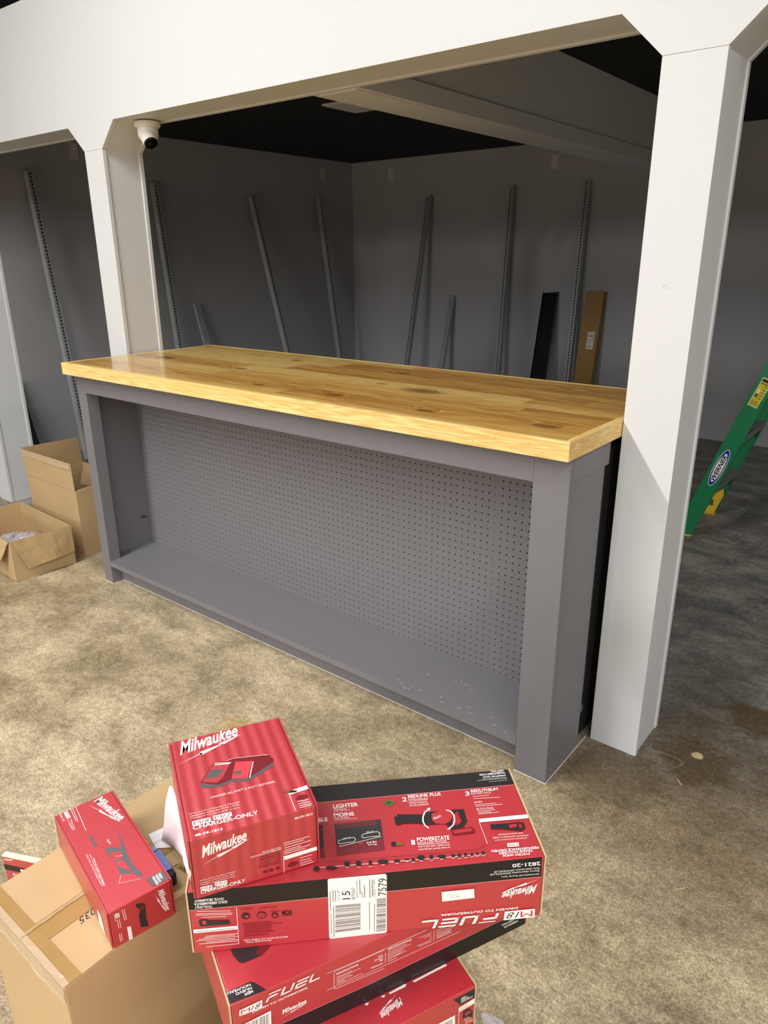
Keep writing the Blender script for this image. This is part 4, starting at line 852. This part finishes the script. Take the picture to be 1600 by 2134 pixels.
# ================================================================ step ladder
lad = thing('step_ladder', (.1, 2.6, 0), 'green fibreglass step ladder with yellow feet behind the right column', 'ladder')
def rail(y, sgn, conv):
    """front side rail: web at y, flanges to the inside (sgn)"""
    x0, sl, w, Ht = -.386, .333, .092, 1.74
    def quad(z, a, b, yy): return Vector((x0+sl*z+a*w, yy+conv*z, z)), Vector((x0+sl*z+b*w, yy+conv*z, z))
    m = MB()
    for a, b, ya, yb in ((0, 1, 0, .005), (0, .05, .005, .03), (.95, 1, .005, .03)):
        p, q = quad(.008, a, b, y+sgn*ya); p2, q2 = quad(.008, a, b, y+sgn*yb); s, t_ = quad(Ht, a, b, y+sgn*ya); s2, t2 = quad(Ht, a, b, y+sgn*yb)
        m.add([p, q, q2, p2, s, t_, t2, s2], [(0, 1, 2, 3), (4, 5, 6, 7), (0, 1, 5, 4), (1, 2, 6, 5), (2, 3, 7, 6), (3, 0, 4, 7)])
    m.build('front_rail', MGREEN, lad)
    m = MB(); m.box(x0-.004, x0+w+.004, min(y-sgn*.004, y+sgn*.036), max(y-sgn*.004, y+sgn*.036), 0, .009); m.build('foot_pad', MYEL, lad)
    m = MB(); p = quad(.012, .06, .94, 0); q = quad(.15, .1, .9, 0)
    m.prism([(p[0].x, y+sgn*.006, .01), (p[1].x, y+sgn*.006, .01), (q[1].x, y+sgn*.006, .12), ((q[0].x+q[1].x)/2+.03, y+sgn*.006, .17), (q[0].x, y+sgn*.006, .12)], (0, sgn*.024, 0))
    f = m.build('boot', MYEL, lad)
    mm = MB().box(p[0].x+.03, p[1].x-.012, y+sgn*.0305-.001, y+sgn*.0305+.001, .055, .095); mm.build('boot_window', mat('boot_green', '3F5A34', .5), f)
rail(2.40, 1, .012); rail(2.905, -1, -.012)
def step(z, w=.085):
    x0 = -.386+.333*z; m = MB(); y0 = 2.408+.012*z; y1 = 2.897-.012*z
    m.box(x0+.006, x0+.088, y0, y1, z-.004, z); m.box(x0+.006, x0+.010, y0, y1, z-.03, z-.004); m.box(x0+.084, x0+.088, y0, y1, z-.03, z-.004)
    for i in range(8): m.box(x0+.012+i*.0095, x0+.016+i*.0095, y0, y1, z, z+.002)
    m.build('step', MALU, lad)
for i in range(1, 6): step(.305*i-.0)
for y in (2.44, 2.865):
    m = MB(); m.prism([(.98, y-.012, 0), (1.03, y-.012, 0), (.30, y-.012, 1.70), (.25, y-.012, 1.70)], (0, .024, 0)); m.build('rear_rail', MGREEN, lad)
MB().box(.16, .33, 2.39, 2.915, 1.72, 1.76).build('top_cap', MYEL, lad, bevel=.006)
MB().box(.62, .65, 2.44, 2.865, .85, .87).build('rear_brace', MALU, lad)
def lpt(x, z, yy=2.40): return Vector((x, yy+.012*z-.0004, z))
def ell(cx_, cz_, a, b, ang, n=36):
    return [lpt(cx_+a*math.cos(t)*math.cos(ang)-b*math.sin(t)*math.sin(ang), cz_+a*math.cos(t)*math.sin(ang)+b*math.sin(t)*math.cos(ang)) for t in [2*math.pi*i/n for i in range(n)]]
def textmesh(body, italic=False, bold=False):
    cu = bpy.data.curves.new('txt', 'FONT'); cu.body = body; cu.size = 1; cu.resolution_u = 3
    if bold: cu.offset = .022
    if italic: cu.shear = .35
    o = bpy.data.objects.new('txt', cu); COL.objects.link(o); dg = bpy.context.evaluated_depsgraph_get(); dg.update()
    me = o.evaluated_get(dg).to_mesh(); vs = [v_.co.copy() for v_ in me.vertices]; fs = [tuple(p.vertices) for p in me.polygons]
    o.evaluated_get(dg).to_mesh_clear(); bpy.data.objects.remove(o); bpy.data.curves.remove(cu)
    return vs, fs
ang = math.atan2(.215, .072); lc = (-.197, .424)
m = MB()
for a, b, mt, o in ((.113, .0285, P['w'], .0004), (.109, .0255, mat('logo_blue', '1B2F9A', .35), .0008), (.088, .0205, P['w'], .0012)):
    vs = [p-Vector((0, o, 0)) for p in ell(lc[0], lc[1], a, b, ang)]; m.add(vs, [tuple(range(len(vs)))], mt)
vs, fs = textmesh('WERNER', italic=True, bold=True); xs = [v_.x for v_ in vs]; ys = [v_.y for v_ in vs]
for i, v_ in enumerate(vs):
    s_ = ((v_.x-min(xs))/(max(xs)-min(xs))-.5)*.152; t_ = ((v_.y-min(ys))/(max(ys)-min(ys))-.5)*.024
    q = lpt(lc[0]+s_*math.cos(ang)-t_*math.sin(ang), lc[1]+s_*math.sin(ang)+t_*math.cos(ang)); vs[i] = q-Vector((0, .0016, 0))
m.add(vs, fs, P['k']); m.build('oval_badge', None, lad)
m = MB(); A_, B_, C_, D_ = (-.108, .785), (-.061, .768), (-.006, .915), (-.053, .932)
def sq(u_, v_): return lpt(A_[0]+(B_[0]-A_[0])*u_+(D_[0]-A_[0])*v_, A_[1]+(B_[1]-A_[1])*u_+(D_[1]-A_[1])*v_)
def patch(u0_, u1_, v0_, v1_, mt, o): m.add([sq(a, b)-Vector((0, o, 0)) for a, b in ((u0_, v0_), (u1_, v0_), (u1_, v1_), (u0_, v1_))], [(0, 1, 2, 3)], mt)
patch(0, 1, 0, 1, P['w'], .0003); my = mat('sticker_yellow', 'D8C81E', .4); md = mat('sticker_print', '8A7A12', .5)
patch(.05, .95, .02, .98, my, .0006); patch(.08, .92, .87, .96, P['k'], .0009)
for i in range(5): patch(.55, .9, .30+i*.1, .34+i*.1, md, .0009)
for i in range(4): patch(.12, .88, .05+i*.045, .07+i*.045, md, .0009)
patch(.12, .45, .32, .44, P['g'], .0009); patch(.2, .38, .46, .62, P['w'], .0009); patch(.08, .92, .78, .84, md, .0009)
m.build('warning_sticker', None, lad)
# ================================================================ printed cartons
def clip(poly, w, h):
    def cut(ps, ins, it):
        o = []
        for i in range(len(ps)):
            a, b = ps[i-1], ps[i]
            if ins(b):
                if not ins(a): o.append(it(a, b))
                o.append(b)
            elif ins(a): o.append(it(a, b))
        return o
    for ax, val, s in ((0, 0, 1), (0, w, -1), (1, 0, 1), (1, h, -1)):
        if not poly: break
        ins = lambda p: (p[ax]-val)*s >= -1e-9
        def it(a, b):
            t = (val-a[ax])/(b[ax]-a[ax]); return (a[0]+(b[0]-a[0])*t, a[1]+(b[1]-a[1])*t)
        poly = cut(poly, ins, it)
    return poly
FUELG = {'F': [(0, 0, .16, .62), (0, .40, .78, .62), (0, .84, .95, 1.)], 'U': [(0, 0, .18, 1), (.0, 0, .9, .2), (.72, 0, .9, 1)], 'E': [(0, 0, .9, .2), (.12, .40, .9, .6), (0, .8, .95, 1), (0, 0, .16, .62)], 'L': [(0, 0, .16, 1), (0, 0, .9, .2)]}
def art(key, o, eu, ev, en, w, h, name, parent, off=.00025):
    """prints the art list (mm, face-local) on a face with origin o and axes eu, ev, normal en"""
    m = MB(); lay = [0]
    def put(vs, fs, c):
        lay[0] += 1; k = off+.00002*lay[0]
        m.add([o+eu*(p[0]/1000)+ev*(p[1]/1000)+en*k for p in vs], fs, P[c])
    def ribbon(pts, wd, c):
        for a, b in zip(pts[:-1], pts[1:]):
            dx, dy = b[0]-a[0], b[1]-a[1]; l = math.hypot(dx, dy) or 1; nx, ny = -dy/l*wd/2, dx/l*wd/2
            q = clip([(a[0]+nx, a[1]+ny), (b[0]+nx, b[1]+ny), (b[0]-nx, b[1]-ny), (a[0]-nx, a[1]-ny)], w*1000, h*1000)
            if len(q) > 2: put(q, [tuple(range(len(q)))], c)
            lay[0] -= 1
        lay[0] += 1
    def affine(vs, p0, p1, p2):
        xs = [v_[0] for v_ in vs]; ys = [v_[1] for v_ in vs]; x0, x1, y0, y1 = min(xs), max(xs), min(ys), max(ys)
        return [(p0[0]+(p1[0]-p0[0])*(a-x0)/(x1-x0)+(p2[0]-p0[0])*(b-y0)/(y1-y0), p0[1]+(p1[1]-p0[1])*(a-x0)/(x1-x0)+(p2[1]-p0[1])*(b-y0)/(y1-y0)) for a, b in vs]
    def clamp(vs): return [(min(max(a, 0), w*1000), min(max(b, 0), h*1000)) for a, b in vs]
    for it in ART[key]:
        k = it[0]
        if k == 'G':
            p = it[2]
            q = clip(p, w*1000, h*1000)
            if len(q) > 2: put(q, [tuple(range(len(q)))], it[1])
        elif k == 'L': ribbon(it[3], it[2], it[1])
        elif k == 'T':
            body, c, p0, p1, p2 = it[1:6]; st = it[6] if len(it) > 6 else ''
            if body == '#FUEL':
                n = 0; vs = []; fs = []
                for i, ch in enumerate('FUEL'):
                    for a, b, e, f in FUELG[ch]:
                        j = len(vs); sh = .18
                        vs += [(i*1.12+x+sh*y, y) for x, y in ((a, b), (e, b), (e, f), (a, f))]; fs.append((j, j+1, j+2, j+3))
                put(clamp(affine(vs, p0, p1, p2)), fs, c); continue
            vs, fs = textmesh(body, italic='i' in st, bold='b' in st)
            put(clamp(affine([(v_.x, v_.y) for v_ in vs], p0, p1, p2)), fs, c)
        elif k == 'M':
            c, p0, p1, p2 = it[1:5]
            vs, fs = textmesh('Milwaukee', italic=True, bold=True)
            y1 = max(v_.y for v_ in vs)
            # brush-script feel: heights swell at the M and shrink to the e
            L0 = max(v_.x for v_ in vs); q = [(v_.x, v_.y*(1.0-.10*v_.x/L0)) for v_ in vs]
            put(clamp(affine(q, p0, p1, p2)), fs, c)
            ux = (p1[0]-p0[0], p1[1]-p0[1]); uy = (p2[0]-p0[0], p2[1]-p0[1])
            bolt = [(-.04, -.62), (.40, -.30), (.355, -.12), (.74, .02), (.70, .16), (1.03, .10), (.66, -.22), (.72, -.34), (.30, -.52), (.345, -.42)]
            bolt = [(-.06, -.60), (.36, -.36), (.33, -.50), (.72, -.22), (.70, -.30), (1.05, .02), (.64, -.10), (.67, -.20), (.30, -.24), (.33, -.33)]
            put(clamp([(p0[0]+ux[0]*a+uy[0]*b, p0[1]+ux[1]*a+uy[1]*b) for a, b in bolt]), [(0, 1, 9), (1, 2, 8, 9), (2, 3, 7, 8), (3, 4, 6, 7), (4, 5, 6)], c)
        elif k == 'Q':
            c, n, q = it[1:4]; rnd = random.Random(n); x = 0; q0, q1, q2, q3 = q
            while x < 1:
                wd = rnd.choice((.006, .012, .02)); a, b = x, min(1, x+wd)
                L = lambda s, e, t: (s[0]+(e[0]-s[0])*t, s[1]+(e[1]-s[1])*t)
                g4 = clip([L(q0, q1, a), L(q0, q1, b), L(q3, q2, b), L(q3, q2, a)], w*1000, h*1000)
                if len(g4) > 2: put(g4, [tuple(range(len(g4)))], c); lay[0] -= 1
                x += wd+rnd.choice((.008, .014, .022))
            lay[0] += 1
    return m.build(name, None, parent)
def carton(nm, cat, p, lab, grp, bodymat, faces, seams=True, open_end=None, edge=MKRAFT):
    x, y, z, th, w, dp, h = p
    eu = Vector((math.cos(th), math.sin(th), 0)); ev = Vector((-math.sin(th), math.cos(th), 0)); ez = Vector((0, 0, 1)); o = Vector((x, y, z))
    t = thing(nm, o-ez*h+eu*w/2+ev*dp/2, lab, cat, grp)
    m = MB(); M = Matrix(((eu.x, ev.x, 0, x), (eu.y, ev.y, 0, y), (0, 0, 1, z-h), (0, 0, 0, 1)))
    m.box(0, w, 0, dp, 0, h, M=M); m.build('body', bodymat, t, bevel=.0015)
    if seams:            # tucked end flaps: kraft edges and dark slots
        for xx, s in ((0, -1), (w, 1)):
            m = MB(); a, b = sorted((xx, xx+s*.0028)); m.box(a, b, .006, dp-.004, .004, h-.002, M=M); m.build('end_flap', bodymat, t)
            m = MB(); a, b = sorted((xx+s*.0008, xx+s*.0032))
            m.box(a, b, .0005, .0025, .002, h-.001, M=M); m.box(a, b, dp-.0025, dp-.0005, .002, h-.001, M=M); m.box(a, b, 0, dp, h-.0014, h+.0006, M=M); m.build('flap_edge', edge, t)
            m = MB(); a, b = sorted((xx+s*.0005, xx+s*.0018)); m.box(a, b, .0025, .006, .004, h-.004, M=M); m.build('flap_slot', MDK, t)
    for f in faces:
        if f == 'top': art(nmkey[nm+lab[:6]]+'_top', o, eu, ev, ez, w, dp, 'top_print', t)
        if f == 'front': art(nmkey[nm+lab[:6]]+'_front', o-ez*h, eu, ez, -ev, w, h, 'side_print', t)
        if f == 'left': art(nmkey[nm+lab[:6]]+'_left', o-ez*h+ev*dp, -ev, ez, -eu, dp, h, 'end_print', t, off=.0033)
    return t, M
nmkey = {}
def car(key, nm, p, lab, faces, bodymat=None, **kw):
    nmkey[nm+lab[:6]] = key
    return carton(nm, 'carton', p, lab, kw.pop('grp', None), bodymat or P['r'], faces, **kw)
PA = (.045, -1.286, .687, .793, .52, .195, .116)
PB = (.0655, -1.2856, .7910, 1.0535, .1764, .226, .1028)
PC = (-.1417, -1.3149, .5428, 1.3564, .1034, .28, .0754)
PE = (.1477, -1.3052, .5708, 1.143, .505, .2, .117)
fx, fy = .348-.33*math.cos(1.15), -.995-.33*math.sin(1.15)
PF = (fx, fy, .4535, 1.15, .33, .21, .15)
RG = 'red tool cartons stacked in the foreground'
MBT = P['r']
# faint corrugation telegraphing through the charger carton lid
MCOR = mat('carton_red_corrugated', 'B4202C', .45, coat=1, spec=.8)
n_ = MCOR.node_tree; tc_ = n_.nodes.new('ShaderNodeTexCoord'); wv_ = n_.nodes.new('ShaderNodeTexWave'); mp_ = n_.nodes.new('ShaderNodeMapping')
mp_.inputs['Rotation'].default_value = (0, 0, -PB[3]); n_.links.new(tc_.outputs['Object'], mp_.inputs[0]); n_.links.new(mp_.outputs[0], wv_.inputs['Vector'])
wv_.bands_direction = 'X'; wv_.inputs['Scale'].default_value = 17; wv_.inputs['Distortion'].default_value = .6; bp_ = n_.nodes.new('ShaderNodeBump'); bp_.inputs['Strength'].default_value = .5; bp_.inputs['Distance'].default_value = .003
n_.links.new(wv_.outputs['Fac'], bp_.inputs['Height']); n_.links.new(bp_.outputs['Normal'], n_.nodes['Principled BSDF'].inputs['Normal'])
tA, MA = car('A', 'saw_carton', PA, 'long red and black saw carton with a white barcode label, printed upside down', ['top', 'front'], grp=RG)
tB, MB_ = car('B', 'charger_carton', PB, 'small red charger-only carton with a torn spot, on top of the stack', ['top', 'front', 'left'], bodymat=MCOR, grp=RG, edge=P['r'])
tC, MC_ = car('C', 'tool_carton', PC, 'small red carton with a picture of a multi-tool, lying on the taped brown box', ['top', 'front', 'left'], edge=P['r'])
tE, ME_ = car('E', 'saw_carton', PE, 'second red carton of the stack, turned, with a wide black band along its side', ['top', 'front'], grp=RG)
tF, MF_ = car('F', 'drill_carton', PF, 'lowest visible red carton of the stack, at the bottom edge of the photo', ['top', 'front'], grp=RG)
# plain cartons that carry the stack (below the picture)
Mg = Matrix.Translation((.30, -1.27, 0)) @ Matrix.Rotation(1.15, 4, 'Z')
t = thing('carton', (.3, -1.1, 0), 'brown carton under the red stack, almost hidden', 'carton')
m = MB(); m.box(-.2, .30, -.22, .20, 0, .3033, M=Mg); m.build('body', MCARD, t, bevel=.002)
# taped brown box
DB = (-.42, -1.402, .464, .276, .46)
x, y, z, w, dp = DB
t = thing('taped_box', (x+w/2, y+dp/2, 0), 'taped brown cardboard box standing left of the red stack', 'box')
MB().box(x, x+w, y, y+dp, 0, z).build('body', MCARD, t, bevel=.003)
m = MB(); m.box(x+.0005, x+.1365, y+.002, y+dp-.002, z, z+.0022); m.build('top_flap', MCARD, t, bevel=.0008)
m = MB(); m.box(x+.1395, x+w-.0005, y+.002, y+dp-.002, z, z+.0016); m.build('top_flap', MCARD, t, bevel=.0008)
m = MB(); m.box(x+.13, x+.176, y, y+dp, z+.0024, z+.0027); m.build('tape_strip', MTAPE, t)
m = MB(); m.box(x+.0, x+w, y+.0, y+.030, z+.0028, z+.003); m.build('tape_strip', MTAPE, t)
m = MB(); rt = [random.random() for _ in range(16)]
for i in range(14):
    a = x+i*w/14; m.add([(a, y-.0006, z-.0), (a+w/14, y-.0006, z), (a+w/14, y-.0015-rt[i+1]*.002, z-.03-rt[i+1]*.006), (a, y-.0015-rt[i]*.002, z-.03-rt[i]*.006)], [(0, 1, 2, 3)])
    m.add([(a, y-.0006, z+.0031), (a+w/14, y-.0006, z+.0031), (a+w/14, y+.010, z+.0035+rt[i+1]*.0015), (a, y+.010, z+.0035+rt[i]*.0015)], [(0, 1, 2, 3)])
for i in range(24):
    b = y+i*dp/24; m.add([(x+.133, b, z+.003), (x+.139+random.random()*.002, b, z+.0055), (x+.139+random.random()*.002, b+dp/24, z+.0055), (x+.133, b+dp/24, z+.003)], [(0, 1, 2, 3)])
m.build('clear_tape_wrinkles', MTAPEC, t)['kind'] = 'stuff'
m = MB(); vs, fs = textmesh('6.035', italic=True); xm = max(v_.x for v_ in vs)
vs = [(x+.177+v_.y*.019, y+.128-.050*v_.x/xm, z+.0018) for v_ in vs]
m.add(vs, fs, P['k2']); m.build('handwriting', None, t)
# thin strips of film at right edge
# ---- things on the taped box
tool = thing('pocket_tool', (-.2, -1.16, z), 'blue and black hand tool lying beside the small red multi-tool carton', 'tool')
p0 = Vector((-.170, -1.181, z+.003)); p1 = Vector((-.262, -1.1605, z+.003))
a = (p1-p0).normalized(); s = Vector((-a.y, a.x, 0))
Mt = Matrix(((a.x, s.x, 0, p0.x), (a.y, s.y, 0, p0.y), (0, 0, 1, p0.z), (0, 0, 0, 1)))
MB().box(.0, .074, -.0105, .0105, .0, .026, M=Mt).build('case', mat('black_rubber', '131416', .4), tool, bevel=.005, seg=3)
MB().box(.014, .070, -.0085, .0075, .0258, .0285, M=Mt).build('blue_grip', mat('steel_blue', '6E86C4', .35), tool, bevel=.002)
MB().cyl(Mt @ Vector((.073, 0, .013)), Mt @ Vector((.092, .0, .013)), .009, .007).build('head', mat('black_rubber2', '17191C', .4), tool)
MB().box(.078, .090, -.006, .004, .0205, .0235, M=Mt).build('clip', mat('steel_blue2', '8FA3D0', .35), tool)
# dry leaf
m = MB(); lc_ = Vector((-.196, -1.150, z+.0035)); n = 10; vs = []; fs = []
for i in range(n+1):
    t_ = i/n; w_ = .0055*math.sin(math.pi*min(1, t_*1.05))**.8; c_ = lc_+Vector((-.010+.024*t_, .006*math.sin(t_*3), .006*math.sin(t_*math.pi)))
    vs += [c_+Vector((0, -w_, .003)), c_, c_+Vector((0, w_, .002))]
for i in range(n): fs += [(i*3, i*3+1, i*3+4, i*3+3), (i*3+1, i*3+2, i*3+5, i*3+4)]
m.add(vs, fs); m.cyl(lc_+Vector((-.010, 0, 0)), lc_+Vector((-.018, -.004, -.0015)), .0006, n=6)
lf = m.build('dry_leaf', mat('dry_leaf', '9C7840', .6), None); mo = lf.modifiers.new('thick', 'SOLIDIFY'); mo.thickness = .0006
tag(lf, 'tiny dry curled leaf on the taped brown box', 'leaf')
# sheet of white film hanging behind the charger carton
eu = Vector((math.cos(PB[3]), math.sin(PB[3]), 0)); ev = Vector((-math.sin(PB[3]), math.cos(PB[3]), 0)); oB = Vector((PB[0], PB[1], PB[2]))
m = MB(); nU, nV = 12, 20; vs = []; fs = []
inn_a, inn_b = Vector((-.131, -1.1765, .6890)), Vector((.038, -1.2735, .6890))
outp = [Vector((-.1733, -1.1655, .66)), Vector((-.2457, -1.1349, .54)), Vector((-.2784, -1.1284, .468)), Vector((-.2447, -1.1263, .468)), Vector((-.1445, -1.1655, .53)), Vector((-.0181, -1.2391, .62))]
for j in range(nV+1):
    t_ = j/nV; inn = inn_a.lerp(inn_b, t_); k = t_*5; i0 = min(4, int(k)); f_ = k-i0
    q = outp[i0].lerp(outp[i0+1], f_)
    for i in range(nU+1):
        s_ = i/nU; p_ = inn.lerp(q, s_); p_.z += .018*math.sin(s_*math.pi); p_ += Vector((-.006, -.003, 0))*math.sin(s_*math.pi)*math.sin(t_*9); vs.append(p_)
for j in range(nV):
    for i in range(nU): a_ = j*(nU+1)+i; fs.append((a_, a_+1, a_+nU+2, a_+nU+1))
m.add(vs, fs); sh = m.build('film_sheet', MPAPER, None, smooth=True); mo = sh.modifiers.new('thick', 'SOLIDIFY'); mo.thickness = .0005
tag(sh, 'pinkish white paper sheet drooping between charger carton and taped box', 'paper')
m = MB(); m.add([(-.312, -1.134, z+.0042), (-.270, -1.146, z+.0042), (-.235, -1.116, z+.0062), (-.300, -1.098, z+.0062)], [(0, 1, 2, 3)])
lb = m.build('glossy_slip', mat('glossy_white', 'F2F0F4', .12)); mo = lb.modifiers.new('thick', 'SOLIDIFY'); mo.thickness = .0008; mo.offset = -1
tag(lb, 'small glossy white slip on the taped box, just left of the paper sheet', 'slip')
# red sleeve standing behind the taped box
PH = (-.796, -1.24, .2, math.radians(24.9), .33, .012, .2)
car('H', 'card_sleeve', PH, 'thin red and black card sleeve standing on the floor behind the taped box', ['front'], seams=False)
m = MB(); Mh = Matrix.Translation((PH[0], PH[1], 0)) @ Matrix.Rotation(PH[3], 4, 'Z')
m.box(-.0005, PH[4]+.0005, -.0006, PH[5]+.0006, .198, .2012, M=Mh)
hh = [o for o in COL.objects if o.name.startswith('card_sleeve')][0]; m.build('raw_edge', mat('cream_card', 'E9D9BC', .7), hh)
# clear wrapper on the floor
def crumple(nm, c, rx, ry, rz, lab, cat, seed, mt, n=18):
    rnd = random.Random(seed); m = MB(); vs = []; fs = []
    for j in range(n+1):
        ph = math.pi*j/n
        for i in range(n*2):
            th = math.pi*i/n; k = .86+.2*rnd.random()+.06*math.sin(3*th+j*.7)
            vs.append((c[0]+rx*k*math.sin(ph)*math.cos(th), c[1]+ry*k*math.sin(ph)*math.sin(th), max(.0015, c[2]+rz*k*math.cos(ph))))
    for j in range(n):
        for i in range(2*n): fs.append((j*2*n+i, j*2*n+(i+1) % (2*n), (j+1)*2*n+(i+1) % (2*n), (j+1)*2*n+i))
    m.add(vs, fs); return tag(m.build(nm, mt), lab, cat)
crumple('plastic_wrapper', (.262, -.745, .010), .036, .014, .012, 'crumpled clear plastic wrapper on the floor right of the red stack', 'wrapper', 3, MPL)
# ================================================================ open cartons at left
def panel(m, pts, th=.004):
    a, b, c_ = Vector(pts[0]), Vector(pts[1]), Vector(pts[2]); n = (b-a).cross(c_-a).normalized()*th
    return m.prism(pts, n)
# tall box with one flap up
bx = thing('tall_carton', (-3.03, .27, 0), 'tall open brown carton beside the left end of the grey counter', 'carton')
x0, x1, y0, y1, h = -3.30, -2.785, .10, .44, .372
m = MB(); th = .004
m.box(x0, x1, y0, y0+th, 0, h); m.box(x0, x1, y1-th, y1, 0, h); m.box(x0, x0+th, y0+th, y1-th, 0, h); m.box(x1-th, x1, y0+th, y1-th, 0, h); m.box(x0+th, x1-th, y0+th, y1-th, 0, .004)
m.build('body', MCARD, bx, bevel=.0015)
m = MB(); panel(m, [(x0, y0, h+.001), (x1, y0, h+.001), (x1, y0-.004, h+.15), (x0+.01, y0-.012, h+.155)]); m.build('front_flap', MCARD, bx, bevel=.001)
m = MB(); panel(m, [(x0+.0, y1, h+.001), (x0+.0, y0+.004, h+.001), (x0-.012, y0+.0, h+.155), (x0-.006, y1-.005, h+.150)]); m.build('side_flap', MCARDIN, bx, bevel=.001)
m = MB(); panel(m, [(x1-.02, y1-.006, h-.002), (x0+.03, y1-.006, h-.002), (x0+.03, y1-.05, h-.12), (x1-.02, y1-.05, h-.12)]); m.build('back_flap', MCARDIN, bx, bevel=.001)
m = MB(); panel(m, [(x1-.002, y0+.012, h), (x1-.002, y1-.012, h), (x1-.13, y1-.02, h-.035), (x1-.13, y0+.02, h-.035)]); m.build('side_flap', MCARDIN, bx, bevel=.001)
m = MB(); m.box(x1, x1+.0006, y0+.10, y0+.135, .06, .20); bl = m.build('white_label', P['w'], bx)
m = MB(); m.box(x1+.0006, x1+.0009, y0+.108, y0+.118, .15, .19); m.build('printed_line', P['g'], bl)
MB().box(x1+.0006, x1+.0009, y0+.108, y0+.122, .11, .125).build('printed_line', P['g'], bl)
m = MB(); m.box(x0+.02, x1-.005, y0-.0145, y0-.0075, h+.118, h+.146); m.build('tape_remnant', MTAPEC, bx)
m = MB(); m.box(x0, x1, y0-.0006, y0, h-.003, h); m.build('fold_crease', MKRAFT, bx)
# low battered box with folded-down flap
J = Matrix.Translation((-2.757, -.29, 0)) @ Matrix.Rotation(1.524, 4, 'Z'); w, dp, h = .314, .602, .212
bx = thing('low_carton', J @ Vector((w/2, dp/2, 0)), 'low battered open carton on the floor at the left edge of the photo', 'carton')
m = MB(); m.box(0, w, 0, th, 0, h, M=J); m.box(0, w, dp-th, dp, 0, h, M=J); m.box(0, th, th, dp-th, 0, h, M=J); m.box(w-th, w, th, dp-th, 0, h, M=J); m.box(th, w-th, th, dp-th, 0, .004, M=J)
m.build('body', MCARD, bx, bevel=.002)
def crinkled(m, a, b, c_, d_, nu=14, nv=6, amp=.006, seed=1, bow=.0):
    rnd = random.Random(seed); vs = []; fs = []; a, b, c_, d_ = map(Vector, (a, b, c_, d_)); n = (b-a).cross(d_-a).normalized()
    for j in range(nv+1):
        for i in range(nu+1):
            u_, v_ = i/nu, j/nv; p = a.lerp(b, u_).lerp(d_.lerp(c_, u_), v_); k = amp*math.sin(u_*7+seed)*v_+amp*.5*(rnd.random()-.5)*(1 if j else 0)+bow*math.sin(v_*math.pi)
            vs.append(p+n*k)
    for j in range(nv):
        for i in range(nu): q = j*(nu+1)+i; fs.append((q, q+1, q+nu+2, q+nu+1))
    return m.add(vs, fs)
m = MB(); q = lambda x_, y_, z_: J @ Vector((x_, y_, z_))
crinkled(m, q(0.01, -.003, h+.002), q(w, -.003, h+.002), q(w-.005, -.022, h-.135), q(.055, -.045, h-.145), amp=.007)
f = m.build('folded_flap', MCARDIN, bx); mo = f.modifiers.new('t', 'SOLIDIFY'); mo.thickness = .004; mo.offset = 0
m = MB(); crinkled(m, q(-.003, 0.0, h+.002), q(-.003, dp, h+.002), q(-.06, dp-.03, h-.11), q(-.05, .06, h-.12), seed=4, amp=.008)
f = m.build('folded_flap', MCARD, bx); mo = f.modifiers.new('t', 'SOLIDIFY'); mo.thickness = .004; mo.offset = 0
m = MB(); crinkled(m, q(w+.001, 0.02, h-.002), q(w+.001, dp, h-.002), q(w+.03, dp-.02, h-.13), q(w+.02, .04, h-.13), seed=6, amp=.004)
f = m.build('folded_flap', MCARD, bx); mo = f.modifiers.new('t', 'SOLIDIFY'); mo.thickness = .004; mo.offset = 0
pw = J @ Vector((.10, .20, .125))
crumple('bubble_wrap', (pw.x, pw.y, pw.z), .12, .13, .045, 'crumpled clear plastic wrap inside the low battered carton', 'plastic wrap', 11, mat('grey_plastic_wrap', 'B5ACAC', .18, bump=1, bscale=30, alpha=.9), n=24)
m = MB(); crinkled(m, q(.02, .03, .085), q(w-.02, .03, .085), q(w-.02, .4, .085), q(.02, .4, .085), amp=.01, seed=8); 
f = m.build('packing_paper', MCARDIN); mo = f.modifiers.new('t', 'SOLIDIFY'); mo.thickness = .003; 
f.parent = bx; f.matrix_parent_inverse = PINV(bx)
# floor litter: wood splinters
for i, (px, py, an) in enumerate(((.321, .262, 2.4), (.012, -.022, 1.2), (.452, -.142, .9))):
    m = MB(); m.box(-.014, .014, -.0012, .0012, .0, .0016, M=Matrix.Translation((px, py, 0)) @ Matrix.Rotation(an, 4, 'Z'))
    tag(m.build('wood_splinter', MKRAFT), ['pale wood splinter on the dark damp floor below the right column foot', 'pale wood splinter touching the front corner foot of the grey counter', 'wood splinter on open floor toward the right edge of the photo'][i], 'splinter', 'pale splinters on the floor')
